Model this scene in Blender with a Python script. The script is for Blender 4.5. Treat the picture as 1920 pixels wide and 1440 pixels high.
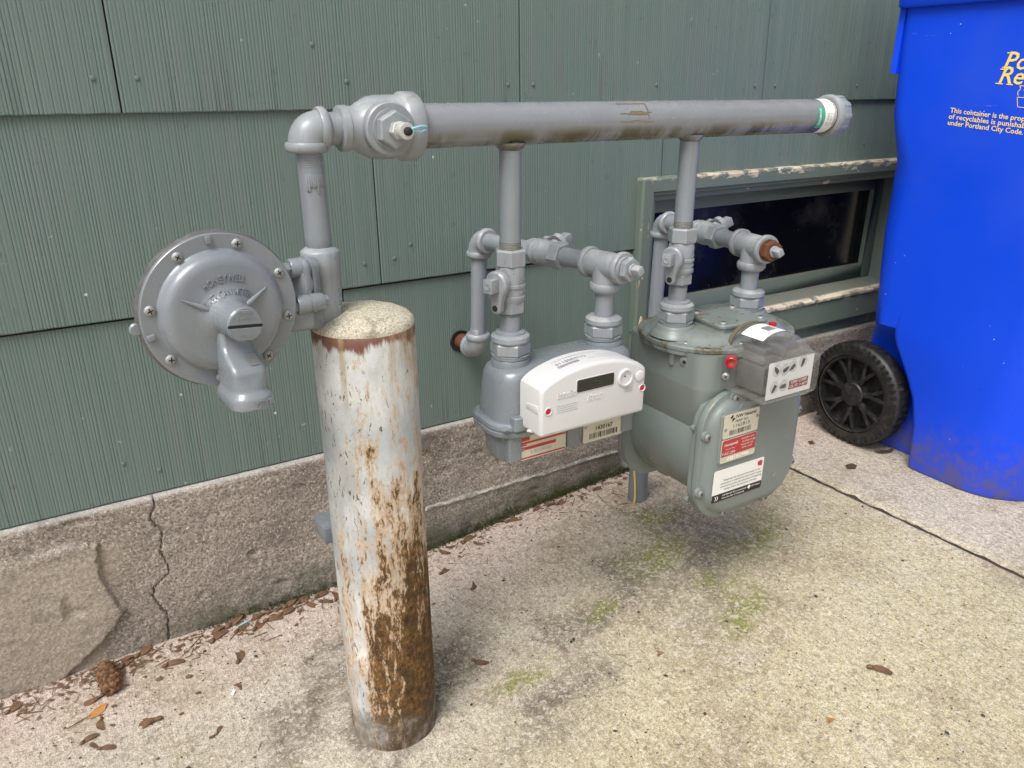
import bpy, bmesh, math, random
from mathutils import Vector, Matrix, noise as mn
from math import sin, cos, pi, radians as R

rnd = random.Random(7)
for o in list(bpy.data.objects):
    bpy.data.objects.remove(o, do_unlink=True)
SC = bpy.context.scene
COL = SC.collection

# ------------------------------------------------------------------ camera
cam = bpy.data.cameras.new('camera')
cam.sensor_width = 36.0
cam.lens = 1450.0 / 1920.0 * 36.0
cam.clip_start = 0.02
cam.clip_end = 500
co = bpy.data.objects.new('camera', cam)
COL.objects.link(co)
PITCH, YAW = R(21.4), R(31.4)
co.location = (0, -1.185, 0.8505)
co.rotation_euler = (pi / 2 - PITCH, 0, -YAW)
SC.camera = co

# ------------------------------------------------------------------ sky, sun, exposure (overcast)
SUN_EL, SUN_AZ = R(56), R(238)          # azimuth clockwise from +Y (into the wall)
wd = bpy.data.worlds.new('World')
SC.world = wd
wd.use_nodes = True
wn = wd.node_tree
wn.nodes.clear()
sk = wn.nodes.new('ShaderNodeTexSky')
sk.sky_type = 'NISHITA'
sk.sun_disc = False
sk.sun_elevation = SUN_EL
sk.sun_rotation = SUN_AZ
sk.air_density = 1.0
sk.dust_density = 5.0
hs = wn.nodes.new('ShaderNodeHueSaturation')
hs.inputs['Saturation'].default_value = 0.22     # grey overcast rather than blue sky
bg = wn.nodes.new('ShaderNodeBackground')
bg.inputs['Strength'].default_value = 0.115
wo = wn.nodes.new('ShaderNodeOutputWorld')
wn.links.new(sk.outputs[0], hs.inputs['Color'])
wn.links.new(hs.outputs[0], bg.inputs[0])
wn.links.new(bg.outputs[0], wo.inputs[0])

sl = bpy.data.lights.new('sun', 'SUN')
sl.energy = 1.5
sl.angle = R(28)
sl.color = (1.0, 0.97, 0.92)
so = bpy.data.objects.new('sun', sl)
COL.objects.link(so)
sd = Vector((sin(SUN_AZ) * cos(SUN_EL), cos(SUN_AZ) * cos(SUN_EL), sin(SUN_EL)))
so.rotation_euler = sd.to_track_quat('Z', 'Y').to_euler()
so.location = (0, -2, 4)
VS = SC.view_settings
VS.view_transform = 'Standard'
VS.look = 'None'
VS.gamma = 1.0
VS.use_curve_mapping = False
VS.exposure = 0.66


def gz(x):                               # paving rises a little towards the right
    t = min(1.0, max(0.0, (x - .3) / .75))
    return .05 * t * t * (3 - 2 * t)


# ------------------------------------------------------------------ material helper
class G:
    def __init__(s, name):
        s.m = bpy.data.materials.new(name)
        s.m.use_nodes = True
        s.t = s.m.node_tree
        s.t.nodes.clear()
        s.o = s.t.nodes.new('ShaderNodeOutputMaterial')
        tc = s.t.nodes.new('ShaderNodeTexCoord')
        s.p = tc.outputs['Object']

    def set(s, sock, v):
        if v is None:
            return
        if isinstance(v, bpy.types.NodeSocket):
            s.t.links.new(v, sock)
        elif isinstance(v, (tuple, list)) and sock.type == 'RGBA':
            sock.default_value = tuple(v)[:3] + (1.0,)
        else:
            sock.default_value = v

    def n(s, typ, **kw):
        nd = s.t.nodes.new('ShaderNode' + typ)
        for k, v in kw.items():
            setattr(nd, k, v)
        return nd

    def noise(s, scale, detail=4, rough=.55, vec=None, dist=0.0):
        nd = s.n('TexNoise')
        s.set(nd.inputs['Vector'], vec or s.p)
        nd.inputs['Scale'].default_value = scale
        nd.inputs['Detail'].default_value = detail
        nd.inputs['Roughness'].default_value = rough
        nd.inputs['Distortion'].default_value = dist
        return nd.outputs['Fac']

    def vor(s, scale, vec=None, feature='F1', out='Distance'):
        nd = s.n('TexVoronoi', feature=feature)
        s.set(nd.inputs['Vector'], vec or s.p)
        nd.inputs['Scale'].default_value = scale
        return nd.outputs[out]

    def math(s, op, a, b=0.0, c=0.0, clamp=False):
        nd = s.n('Math', operation=op, use_clamp=clamp)
        s.set(nd.inputs[0], a)
        s.set(nd.inputs[1], b)
        s.set(nd.inputs[2], c)
        return nd.outputs[0]

    def mul(s, a, b): return s.math('MULTIPLY', a, b)
    def add(s, a, b): return s.math('ADD', a, b)
    def sub(s, a, b): return s.math('SUBTRACT', a, b)

    def ss(s, v, a, b, lo=0.0, hi=1.0):        # smooth step
        nd = s.n('MapRange', interpolation_type='SMOOTHSTEP')
        s.set(nd.inputs['Value'], v)
        nd.inputs['From Min'].default_value = a
        nd.inputs['From Max'].default_value = b
        nd.inputs['To Min'].default_value = lo
        nd.inputs['To Max'].default_value = hi
        return nd.outputs[0]

    def ramp(s, f, stops):
        nd = s.n('ValToRGB')
        s.set(nd.inputs[0], f)
        el = nd.color_ramp.elements
        while len(el) < len(stops):
            el.new(.5)
        for e, (p, c) in zip(el, stops):
            e.position = p
            e.color = tuple(c)[:3] + (1.0,)
        return nd.outputs[0]

    def mix(s, f, a, b, mode='MIX'):
        nd = s.n('Mix', data_type='RGBA', blend_type=mode)
        s.set(nd.inputs[0], f)
        s.set(nd.inputs[6], a)
        s.set(nd.inputs[7], b)
        return nd.outputs[2]

    def vmap(s, scale=(1, 1, 1), loc=(0, 0, 0), rot=(0, 0, 0), vec=None):
        nd = s.n('Mapping')
        s.set(nd.inputs['Vector'], vec or s.p)
        nd.inputs['Scale'].default_value = scale
        nd.inputs['Location'].default_value = loc
        nd.inputs['Rotation'].default_value = rot
        return nd.outputs[0]

    def xyz(s, vec=None):
        nd = s.n('SeparateXYZ')
        s.set(nd.inputs[0], vec or s.p)
        return nd.outputs

    def normal(s):
        return s.xyz(s.n('NewGeometry').outputs['Normal'])

    def bump(s, h, strength=.3, dist=.002, nrm=None):
        nd = s.n('Bump')
        nd.inputs['Strength'].default_value = strength
        nd.inputs['Distance'].default_value = dist
        s.set(nd.inputs['Height'], h)
        s.set(nd.inputs['Normal'], nrm)
        return nd.outputs[0]

    def blob(s, cx, cy, rx, ry, rot=0.0, wob=None):   # soft oval spot on the ground, 0..1
        v = s.vmap(vec=wob or s.p, loc=(-cx, -cy, 0))
        v = s.vmap(vec=v, rot=(0, 0, -rot))
        v = s.vmap(vec=v, scale=(1 / rx, 1 / ry, 0))
        nd = s.n('VectorMath', operation='LENGTH')
        s.set(nd.inputs[0], v)
        return s.ss(nd.outputs['Value'], 1.0, .15)

    def warp(s, amt, scale, vec=None):
        nd = s.n('TexNoise')
        s.set(nd.inputs['Vector'], vec or s.p)
        nd.inputs['Scale'].default_value = scale
        nd.inputs['Detail'].default_value = 3
        a = s.n('VectorMath', operation='SUBTRACT')
        s.set(a.inputs[0], nd.outputs['Color'])
        a.inputs[1].default_value = (.5, .5, .5)
        b = s.n('VectorMath', operation='MULTIPLY_ADD')
        s.set(b.inputs[0], a.outputs[0])
        b.inputs[1].default_value = (amt, amt, amt)
        s.set(b.inputs[2], vec or s.p)
        return b.outputs[0]

    def done(s, col, rough=.5, metal=0.0, nrm=None, **kw):
        b = s.n('BsdfPrincipled')
        s.set(b.inputs['Base Color'], col)
        s.set(b.inputs['Roughness'], rough)
        s.set(b.inputs['Metallic'], metal)
        s.set(b.inputs['Normal'], nrm)
        for k, v in kw.items():
            s.set(b.inputs[k.replace('_', ' ')], v)
        s.t.links.new(b.outputs[0], s.o.inputs[0])
        return s.m


def plain(name, col, rough=.5, metal=0.0, var=.12, bs=0.0, bscale=400, **kw):
    g = G(name)
    f = g.noise(35, 5, .6)
    c = g.mix(f, tuple(x * (1 - var) for x in col), tuple(min(1, x * (1 + var)) for x in col))
    nr = g.bump(g.noise(bscale, 4, .6), bs, .001) if bs else None
    r = g.add(g.mul(g.noise(60, 4), .16), rough - .08)
    return g.done(c, r, metal, nr, **kw)


def mat_siding():
    g = G('green_siding_paint')
    st = g.noise(1.0, 4, .6, g.vmap((55, 1, 3.2)))
    big = g.noise(3.2, 4, .55)
    c = g.mix(g.ss(st, .32, .75), (.120, .168, .150), (.140, .180, .165))
    c = g.mix(g.mul(g.mul(g.ss(st, .45, .66), g.ss(big, .50, .66)), .6), c, (.135, .150, .148))
    v = g.vor(34, g.warp(.02, 60))
    fl = g.math('MULTIPLY', g.ss(v, .085, .045), g.ss(g.noise(9, 2), .5, .6))
    c = g.mix(g.mul(fl, .6), c, (.40, .46, .42))
    v2 = g.vor(21, g.vmap(loc=(3.1, 1.7, 2.2)))
    sp = g.mul(g.ss(v2, .05, .035), g.ss(g.noise(5, 2, .5, g.vmap(loc=(8, 3, 1))), .56, .62))
    c = g.mix(sp, c, (.62, .56, .46))
    dk = g.mul(g.ss(g.noise(60, 3), .66, .74), .35)
    c = g.mix(dk, c, (.07, .09, .08))
    scu = g.mul(g.ss(g.noise(1, 5, .7, g.vmap((7, 1, 22), rot=(0, .5, 0))), .68, .78), .3)
    c = g.mix(scu, c, (.36, .44, .39))
    b1 = g.bump(g.noise(160, 5, .65), .35, .0012)
    b2 = g.bump(g.ss(g.vor(48), .0, .1), .25, .0012, b1)
    return g.done(c, g.ss(g.noise(12, 3), .3, .7, .48, .62), 0, b2, Specular_IOR_Level=.4)


def mat_trim():
    g = G('peeling_green_trim_paint')
    x, y, z = g.xyz()
    w = g.noise(28, 6, .68, g.vmap((1, 1, 2.2)))
    near_top = g.ss(g.add(z, g.mul(g.sub(w, .5), .075)), .667, .675)
    near_top = g.mul(near_top, g.ss(x, 1.0, 1.25, .55, 1.0))
    sill = g.mul(g.ss(g.add(z, g.mul(g.sub(w, .5), .06)), .3530, .3620), g.mul(g.ss(z, .372, .368), g.ss(y, -.016, -.024)))
    side = g.mul(g.mul(g.ss(g.noise(40, 5, .7, g.vmap((3, 1, .5))), .61, .64), g.ss(x, 1.035, 1.005)), g.ss(y, -.022, -.027))
    low = g.mul(g.mul(g.ss(g.add(z, g.mul(w, .06)), .42, .40), g.ss(x, 1.035, 1.03)), g.ss(y, -.026, -.028))
    m = g.math('MAXIMUM', g.math('MAXIMUM', near_top, sill), g.math('MAXIMUM', side, g.mul(low, .9)))
    m = g.mul(m, g.ss(g.noise(17, 4, .6), .36, .44))
    dirt = g.mul(g.ss(g.normal()[2], .5, .9), g.ss(g.noise(25, 4, .6), .3, .6))
    m = g.math('MAXIMUM', m, g.mul(g.ss(g.noise(31, 3, .5), .71, .73), .9))
    wood = g.ramp(g.noise(1, 5, .65, g.vmap((6, 40, 60))), [(.25, (.22, .17, .12)), (.5, (.55, .47, .36)), (.75, (.74, .68, .57))])
    paint = g.mix(g.noise(9, 4), (.105, .145, .122), (.150, .180, .156))
    paint = g.mix(g.mul(dirt, .65), paint, (.17, .145, .12))
    c = g.mix(m, paint, wood)
    b = g.bump(g.mul(m, -1.0), .9, .0022)
    b = g.bump(g.noise(120, 5, .6), .3, .001, b)
    return g.done(c, g.mix(m, (.5, .5, .5), (.85, .85, .85)), 0, b)


def mat_concrete_wall():
    g = G('rough_foundation_concrete')
    x, y, z = g.xyz()
    big = g.noise(5, 5, .6)
    c = g.ramp(big, [(.32, (.22, .185, .155)), (.48, (.36, .31, .26)), (.70, (.50, .44, .37))])
    fine = g.noise(230, 4, .8)
    c = g.mix(g.ss(fine, .36, .60), g.mix(.80, c, (.085, .070, .060)), c)
    c = g.mix(g.mul(g.ss(g.noise(260, 2, .6), .58, .68), .65), c, (.66, .60, .53))
    # tan parge coat at the left
    w = g.warp(.03, 30)
    px, py, pz = g.xyz(w)
    pg = g.mul(g.ss(g.add(px, g.mul(pz, -.35)), -.03, -.06), g.ss(pz, .22, .19))
    c = g.mix(g.mul(pg, .5), c, g.mix(fine, (.30, .24, .18), (.58, .50, .40)))
    c = g.mix(g.mul(g.ss(z, .255, .261), .5), c, (.46, .46, .44))
    # pale form line and damp green foot on the right
    ln = g.sub(pz, g.add(g.mul(px, .012), .098))
    ln = g.ss(g.math('ABSOLUTE', ln), .0035, .001)
    ln = g.mul(g.mul(ln, g.ss(px, .38, .48)), g.ss(g.noise(40, 3), .36, .52))
    c = g.mix(g.mul(ln, .8), c, (.55, .53, .49))
    foot = g.sub(pz, g.ss(px, .3, 1.05, 0, .05))
    mo = g.mul(g.ss(foot, .085, .012), g.ss(px, -.05, .22))
    mo = g.mul(mo, g.ss(g.noise(22, 5, .65), .34, .6))
    c = g.mix(g.mul(mo, .85), c, (.060, .068, .028))
    damp = g.mul(g.ss(foot, .1, .03), g.ss(px, .0, .3))
    c = g.mix(g.mul(damp, .35), c, (.10, .10, .085))
    bl = g.ss(g.noise(14, 5, .65, g.vmap((1, 1, 2))), .55, .70)
    c = g.mix(g.mul(bl, .45), c, (.12, .108, .10))
    b = g.bump(g.noise(110, 4, .72), .45, .004)
    b = g.bump(fine, .5, .003, b)
    return g.done(c, .92, 0, b, Specular_IOR_Level=.2)


def mat_paving():
    g = G('weathered_paving_concrete')
    x, y, z = g.xyz()
    big = g.noise(3.0, 4, .62)
    # pink-grey near the wall and left, straw-yellow lichen towards the right and front
    lich = g.ss(g.add(g.mul(x, .55), g.mul(y, -.95)), .42, .95)
    lich = g.mul(lich, g.ss(x, 1.42, 1.28))
    pink = g.ss(y, -.28, -.03)
    c = g.mix(g.ss(big, .35, .68), (.50, .435, .355), (.66, .59, .49))
    c = g.mix(g.mul(pink, .8), c, (.64, .49, .44))
    c = g.mix(g.mul(lich, .68), c, (.60, .52, .29))
    c = g.mix(g.mul(g.ss(g.noise(3.6, 5, .72), .47, .64), .60), c, (.34, .265, .165))
    c = g.mix(g.mul(g.ss(g.noise(6, 5, .7, g.vmap(loc=(4, 2, 0))), .52, .70), .45), c, (.74, .67, .57))
    # algae film, painted bollard contact shade, moss spots (shapes stored on the slab mesh)
    def attr(nm):
        nd = g.n('Attribute')
        nd.attribute_name = nm
        return nd.outputs['Fac']
    mid = g.noise(58, 3, .7)
    c = g.mix(g.mul(attr('film_and_shade'), g.ss(mid, .12, .70)), c, (.125, .10, .082))
    c = g.mix(g.mul(attr('moss'), g.ss(mid, .30, .60)), c, (.25, .26, .045))
    # speckle: sand grains and pits
    sp = g.noise(470, 3, .85)
    md = g.noise(120, 3, .7)
    cell = g.n('TexVoronoi', feature='F1')
    g.set(cell.inputs['Vector'], g.p)
    cell.inputs['Scale'].default_value = 230
    cv = g.xyz(cell.outputs['Color'])[0]
    c = g.mix(g.mul(g.ss(cv, .62, .95), .45), c, (.82, .76, .66))
    c = g.mix(g.mul(g.ss(cv, .26, .04), .40), c, (.20, .16, .12))
    c = g.mix(g.mul(g.ss(sp, .53, .36), .66), c, (.10, .082, .062))
    c = g.mix(g.mul(g.ss(sp, .54, .68), .5), c, (.82, .77, .67))
    c = g.mix(g.mul(g.ss(md, .54, .36), .22), c, (.17, .14, .11))
    s2 = g.noise(1, 2, .7, g.vmap((160, 42, 1), rot=(0, 0, .42)))
    c = g.mix(g.mul(g.ss(s2, .52, .70), .45), c, (.16, .135, .10))
    pits = g.mul(g.ss(g.vor(75), .13, .06), g.ss(g.noise(11, 3), .5, .64))
    c = g.mix(g.mul(pits, .8), c, (.05, .04, .032))
    h = g.sub(g.add(g.mul(sp, .8), g.mul(s2, .5)), g.mul(pits, .6))
    b = g.bump(h, .75, .0032)
    b = g.bump(g.noise(18, 4), .12, .01, b)
    return g.done(c, .9, 0, b, Specular_IOR_Level=.2)


def mat_pipe(name='grey_pipe_paint', base=(.212, .232, .256), algae=False, grime=.25, rough=.40, rust=0.0, chip=.7):
    g = G(name)
    nx, ny, nz = g.normal()
    f = g.noise(26, 5, .6)
    c = g.mix(f, tuple(v * .88 for v in base), tuple(v * 1.12 for v in base))
    top = g.mul(g.ss(nz, .3, .95), g.ss(g.noise(38, 5, .65), .42, .66))
    c = g.mix(g.mul(top, grime), c, (.47, .46, .43))
    c = g.mix(g.mul(g.ss(g.noise(75, 5, .7), .60, .72), grime), c, (.13, .125, .12))
    if algae:
        x, y, z = g.xyz()
        st = g.noise(1, 5, .65, g.vmap((26, 8, 8), rot=(0, .5, 0)))
        al = g.mul(g.ss(nz, -.02, -.60), g.ss(st, .36, .56))
        al = g.mul(al, g.ss(g.noise(7, 2), .34, .50))
        c = g.mix(g.mul(al, .95), c, (.070, .062, .012))
    if rust:
        c = g.mix(g.mul(g.ss(g.noise(45, 5, .7), .64, .70), rust), c, (.17, .055, .02))
    if chip:
        chips = g.mul(g.ss(g.vor(160), .15, .1), g.ss(g.noise(20, 3), .6, .68))
        c = g.mix(g.mul(chips, chip), c, (.55, .53, .50))
    run = g.noise(1, 4, .7, g.vmap((5, 60, 60) if algae else (70, 70, 7)))
    c = g.mix(g.mul(g.ss(run, .52, .70), .10 + grime * .45), c, tuple(v * .55 for v in base))
    c = g.mix(g.mul(g.ss(run, .46, .32), .06 + grime * .25), c, tuple(min(1, v * 1.5) for v in base))
    b = g.bump(g.noise(95, 4, .62), .02 if algae else .06 if not chip else .20, .0012)
    return g.done(c, g.ss(g.noise(30, 4), .3, .7, rough - .07, rough + .10), 0, b, Specular_IOR_Level=.5, Coat_Weight=.35, Coat_Roughness=.16)


def mat_meter():
    g = G('grey_green_cast_paint')
    nx, ny, nz = g.normal()
    x, y, z = g.xyz()
    c = g.mix(g.noise(14, 5, .6), (.150, .178, .172), (.190, .218, .210))
    al = g.mul(g.ss(nz, .25, .8), g.ss(g.noise(30, 5, .68), .50, .66))
    c = g.mix(g.mul(al, .55), c, (.15, .135, .07))
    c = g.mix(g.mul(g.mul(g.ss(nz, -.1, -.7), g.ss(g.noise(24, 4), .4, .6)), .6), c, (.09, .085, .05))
    c = g.mix(g.mul(g.ss(g.noise(60, 4, .7), .66, .74), .5), c, (.45, .46, .44))
    b = g.bump(g.noise(120, 5, .62), .18, .001)
    return g.done(c, g.ss(g.noise(18, 4), .3, .7, .34, .48), 0, b, Coat_Weight=.25, Coat_Roughness=.2)


def mat_meter_rim():
    g = G('mossy_cover_rim_paint')
    n = g.noise(42, 5, .7)
    c = g.mix(g.noise(14, 5, .6), (.150, .175, .175), (.20, .225, .22))
    c = g.mix(g.mul(g.ss(n, .44, .6), .9), c, (.085, .075, .028))
    return g.done(c, .6, 0, g.bump(n, .5, .002))


def mat_bollard():
    g = G('rusted_bollard_paint')
    x, y, z = g.xyz()
    w = g.warp(.02, 24)
    st = g.noise(1, 7, .72, g.vmap((52, 52, 6.0), vec=w))
    bigs = g.noise(1, 4, .6, g.vmap((17, 17, 4.2), vec=w))
    fine = g.noise(150, 5, .7)
    paint = g.mix(g.ss(g.noise(9, 4, .6), .35, .65), (.36, .405, .44), (.60, .61, .60))
    paint = g.mix(g.mul(g.ss(g.noise(13, 4, .6, g.vmap(loc=(2, 5, 1))), .55, .66), .8), paint, (.78, .76, .73))
    paint = g.mix(g.mul(g.ss(g.noise(300, 3, .6), .6, .7), .35), paint, (.30, .27, .26))
    lav = g.mul(g.ss(g.noise(11, 3, .6, g.vmap(loc=(7, 1, 3))), .6, .7), .4)
    paint = g.mix(lav, paint, (.33, .29, .35))
    # more rust lower down and on the right-hand flank
    side = g.ss(x, -.03, .05)
    low = g.ss(z, .47, .12)
    up = g.ss(z, .42, .56)
    left = g.ss(x, -.036, -.054)
    fs = g.noise(1, 4, .75, g.vmap((130, 130, 30), vec=w))
    spk = g.noise(1, 3, .8, g.vmap((300, 300, 130)))
    s = g.add(g.add(g.mul(st, .42), g.mul(bigs, .34)), g.add(g.mul(fs, .34), g.mul(spk, .22)))
    s = g.add(s, g.add(g.add(g.mul(low, .118), g.mul(side, .024)), g.mul(g.mul(low, side), .018)))
    mid_ = g.mul(g.ss(z, .50, .38), g.ss(x, -.045, -.02))
    s = g.add(s, g.mul(mid_, .050))
    s = g.sub(s, g.add(g.mul(left, .060), g.mul(up, .020)))
    stain = g.ss(s, .645, .745)
    deep = g.ss(s, .735, .795)
    tan = g.ramp(fine, [(.3, (.36, .185, .07)), (.7, (.62, .46, .28))])
    rv = g.add(g.mul(g.noise(75, 4, .75), .6), g.mul(spk, .4))
    brown = g.ramp(rv, [(.36, (.034, .018, .009)), (.5, (.095, .052, .018)), (.62, (.26, .125, .036))])
    grime = g.mul(g.ss(g.noise(1, 5, .7, g.vmap((30, 30, 9), vec=w)), .44, .66), .45)
    paint = g.mix(grime, paint, (.36, .32, .27))
    c = g.mix(g.mul(stain, .8), paint, tan)
    c = g.mix(deep, c, brown)
    # dark pinholes of rust in long vertical chains
    ch = g.noise(1, 3, .65, g.vmap((240, 240, 55), vec=w))
    pit = g.mul(g.ss(ch, .60, .66), g.ss(g.add(bigs, g.add(g.mul(low, .12), g.mul(left, .12))), .45, .56))
    c = g.mix(g.mul(pit, .85), c, (.10, .05, .022))
    # rust collar below the cut top
    col = g.ss(g.add(z, g.mul(g.sub(g.noise(1, 5, .75, g.vmap((46, 46, 9))), .5), .060)), .572, .582)
    c = g.mix(col, c, g.mix(fine, (.10, .04, .03), (.21, .105, .07)))
    drip = g.mul(g.ss(g.noise(1, 4, .6, g.vmap((46, 46, 3))), .52, .68), g.ss(z, .47, .56))
    c = g.mix(g.mul(drip, .62), c, (.30, .22, .11))
    # grey cement smear and dirt at the foot
    ft = g.ss(g.add(z, g.mul(g.sub(g.noise(24, 5, .75), .5), .14)), .075, .035)
    c = g.mix(g.mul(ft, .72), c, g.ramp(g.noise(34, 5, .75), [(.38, (.055, .040, .026)), (.52, (.12, .095, .065)), (.66, (.30, .30, .30))]))
    b = g.bump(g.add(g.mul(deep, .6), g.add(g.mul(fine, .35), g.mul(pit, -.6))), .55, .0016)
    b = g.bump(g.noise(1, 4, .7, g.vmap((150, 150, 18))), .25, .001, b)
    return g.done(c, g.ss(deep, 0, 1, .55, .88), 0, b, Specular_IOR_Level=.35)


def mat_mortar():
    g = G('bollard_concrete_fill')
    sp = g.noise(420, 4, .8)
    c = g.ramp(sp, [(.34, (.22, .18, .12)), (.48, (.55, .50, .38)), (.64, (.78, .74, .62))])
    x, y, z = g.xyz()
    c = g.mix(g.mul(g.ss(g.noise(30, 4), .58, .7), .6), c, (.16, .13, .09))
    return g.done(c, .95, 0, g.bump(sp, .8, .003))


def mat_blue():
    g = G('blue_bin_plastic')
    x, y, z = g.xyz()
    c = g.mix(g.noise(4, 3), (.0005, .054, .70), (.0005, .066, .80))
    sc_ = g.noise(1, 5, .7, g.vmap((60, 60, 5), rot=(.7, .2, 0)))
    c = g.mix(g.mul(g.ss(sc_, .70, .78), .22), c, (.25, .35, .8))
    low = g.ss(z, .17, .0)
    d = g.mul(low, g.ss(g.add(g.mul(g.noise(42, 6, .78), .7), g.mul(g.noise(9, 3), .3)), .47, .56))
    c = g.mix(g.mul(d, .6), c, (.12, .085, .05))
    c = g.mix(g.mul(g.ss(g.noise(2.6, 5, .62), .46, .70), .22), c, (.05, .11, .58))
    sc2 = g.noise(1, 4, .7, g.vmap((9, 9, 90), rot=(.5, .3, 0)))
    c = g.mix(g.mul(g.ss(sc2, .72, .77), .30), c, (.30, .40, .85))
    dust = g.mul(g.ss(z, .12, .02), .28)
    c = g.mix(dust, c, (.12, .10, .12))
    fl = g.mul(g.ss(g.vor(55), .07, .05), g.ss(g.noise(9, 3), .58, .62))
    c = g.mix(fl, c, (.5, .55, .8))
    return g.done(c, g.ss(g.noise(9, 4), .3, .7, .42, .55), 0, g.bump(g.noise(420, 3), .08, .0006), Specular_IOR_Level=.4)


def mat_rubber():
    g = G('scuffed_black_rubber')
    n = g.noise(60, 5, .7)
    c = g.mix(g.ss(n, .45, .75), (.008, .008, .009), (.045, .041, .037))
    return g.done(c, .5, 0, g.bump(g.noise(180, 4), .2, .001))


def mat_glass_dark():
    g = G('dusty_dark_window_glass')
    d = g.mul(g.ss(g.vor(42, g.warp(.02, 40)), .10, .05), g.ss(g.noise(13, 3), .42, .56))
    sm = g.mul(g.ss(g.noise(7, 5, .65), .45, .8), .10)
    scr = g.mul(g.ss(g.noise(1, 4, .7, g.vmap((20, 20, 55), rot=(0, .5, 0))), .70, .76), .4)
    m = g.math('MAXIMUM', g.mul(d, .13), g.math('MAXIMUM', g.mul(sm, 1.5), g.mul(scr, .16)))
    c = g.mix(m, (.004, .0045, .006), (.34, .33, .30))
    return g.done(c, g.ss(m, 0, 1, .10, .8), 0, None, Specular_IOR_Level=.22)


def mat_clear():
    g = G('hazy_clear_plastic')
    tr = g.n('BsdfTransparent')
    tr.inputs[0].default_value = (.92, .92, .93, 1)
    b = g.n('BsdfPrincipled')
    x, y, z = g.xyz()
    hz = g.noise(40, 5, .65)
    g.set(b.inputs['Base Color'], g.mix(hz, (.30, .28, .22), (.55, .54, .52)))
    b.inputs['Roughness'].default_value = .16
    fr = g.n('LayerWeight')
    fr.inputs['Blend'].default_value = .35
    f = g.add(g.mul(fr.outputs['Facing'], .45), g.mul(g.ss(hz, .45, .75), .06))
    f = g.add(f, .02)
    mx = g.n('MixShader')
    g.set(mx.inputs[0], f)
    g.t.links.new(tr.outputs[0], mx.inputs[1])
    g.t.links.new(b.outputs[0], mx.inputs[2])
    g.t.links.new(mx.outputs[0], g.o.inputs[0])
    return g.m


def mat_cone():
    g = G('pine_cone_brown')
    c = g.mix(g.ss(g.noise(160, 4), .35, .65), (.06, .026, .012), (.26, .13, .06))
    return g.done(c, .75, 0, g.bump(g.noise(300, 3), .3, .001))


def mat_leafy(name, a, b):
    g = G(name)
    c = g.mix(g.noise(90, 5, .6), a, b)
    v = g.noise(1, 3, .6, g.vmap((60, 400, 60)))
    c = g.mix(g.mul(g.ss(v, .55, .7), .4), c, tuple(q * .5 for q in a))
    return g.done(c, .6, 0, g.bump(v, .4, .001))


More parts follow.
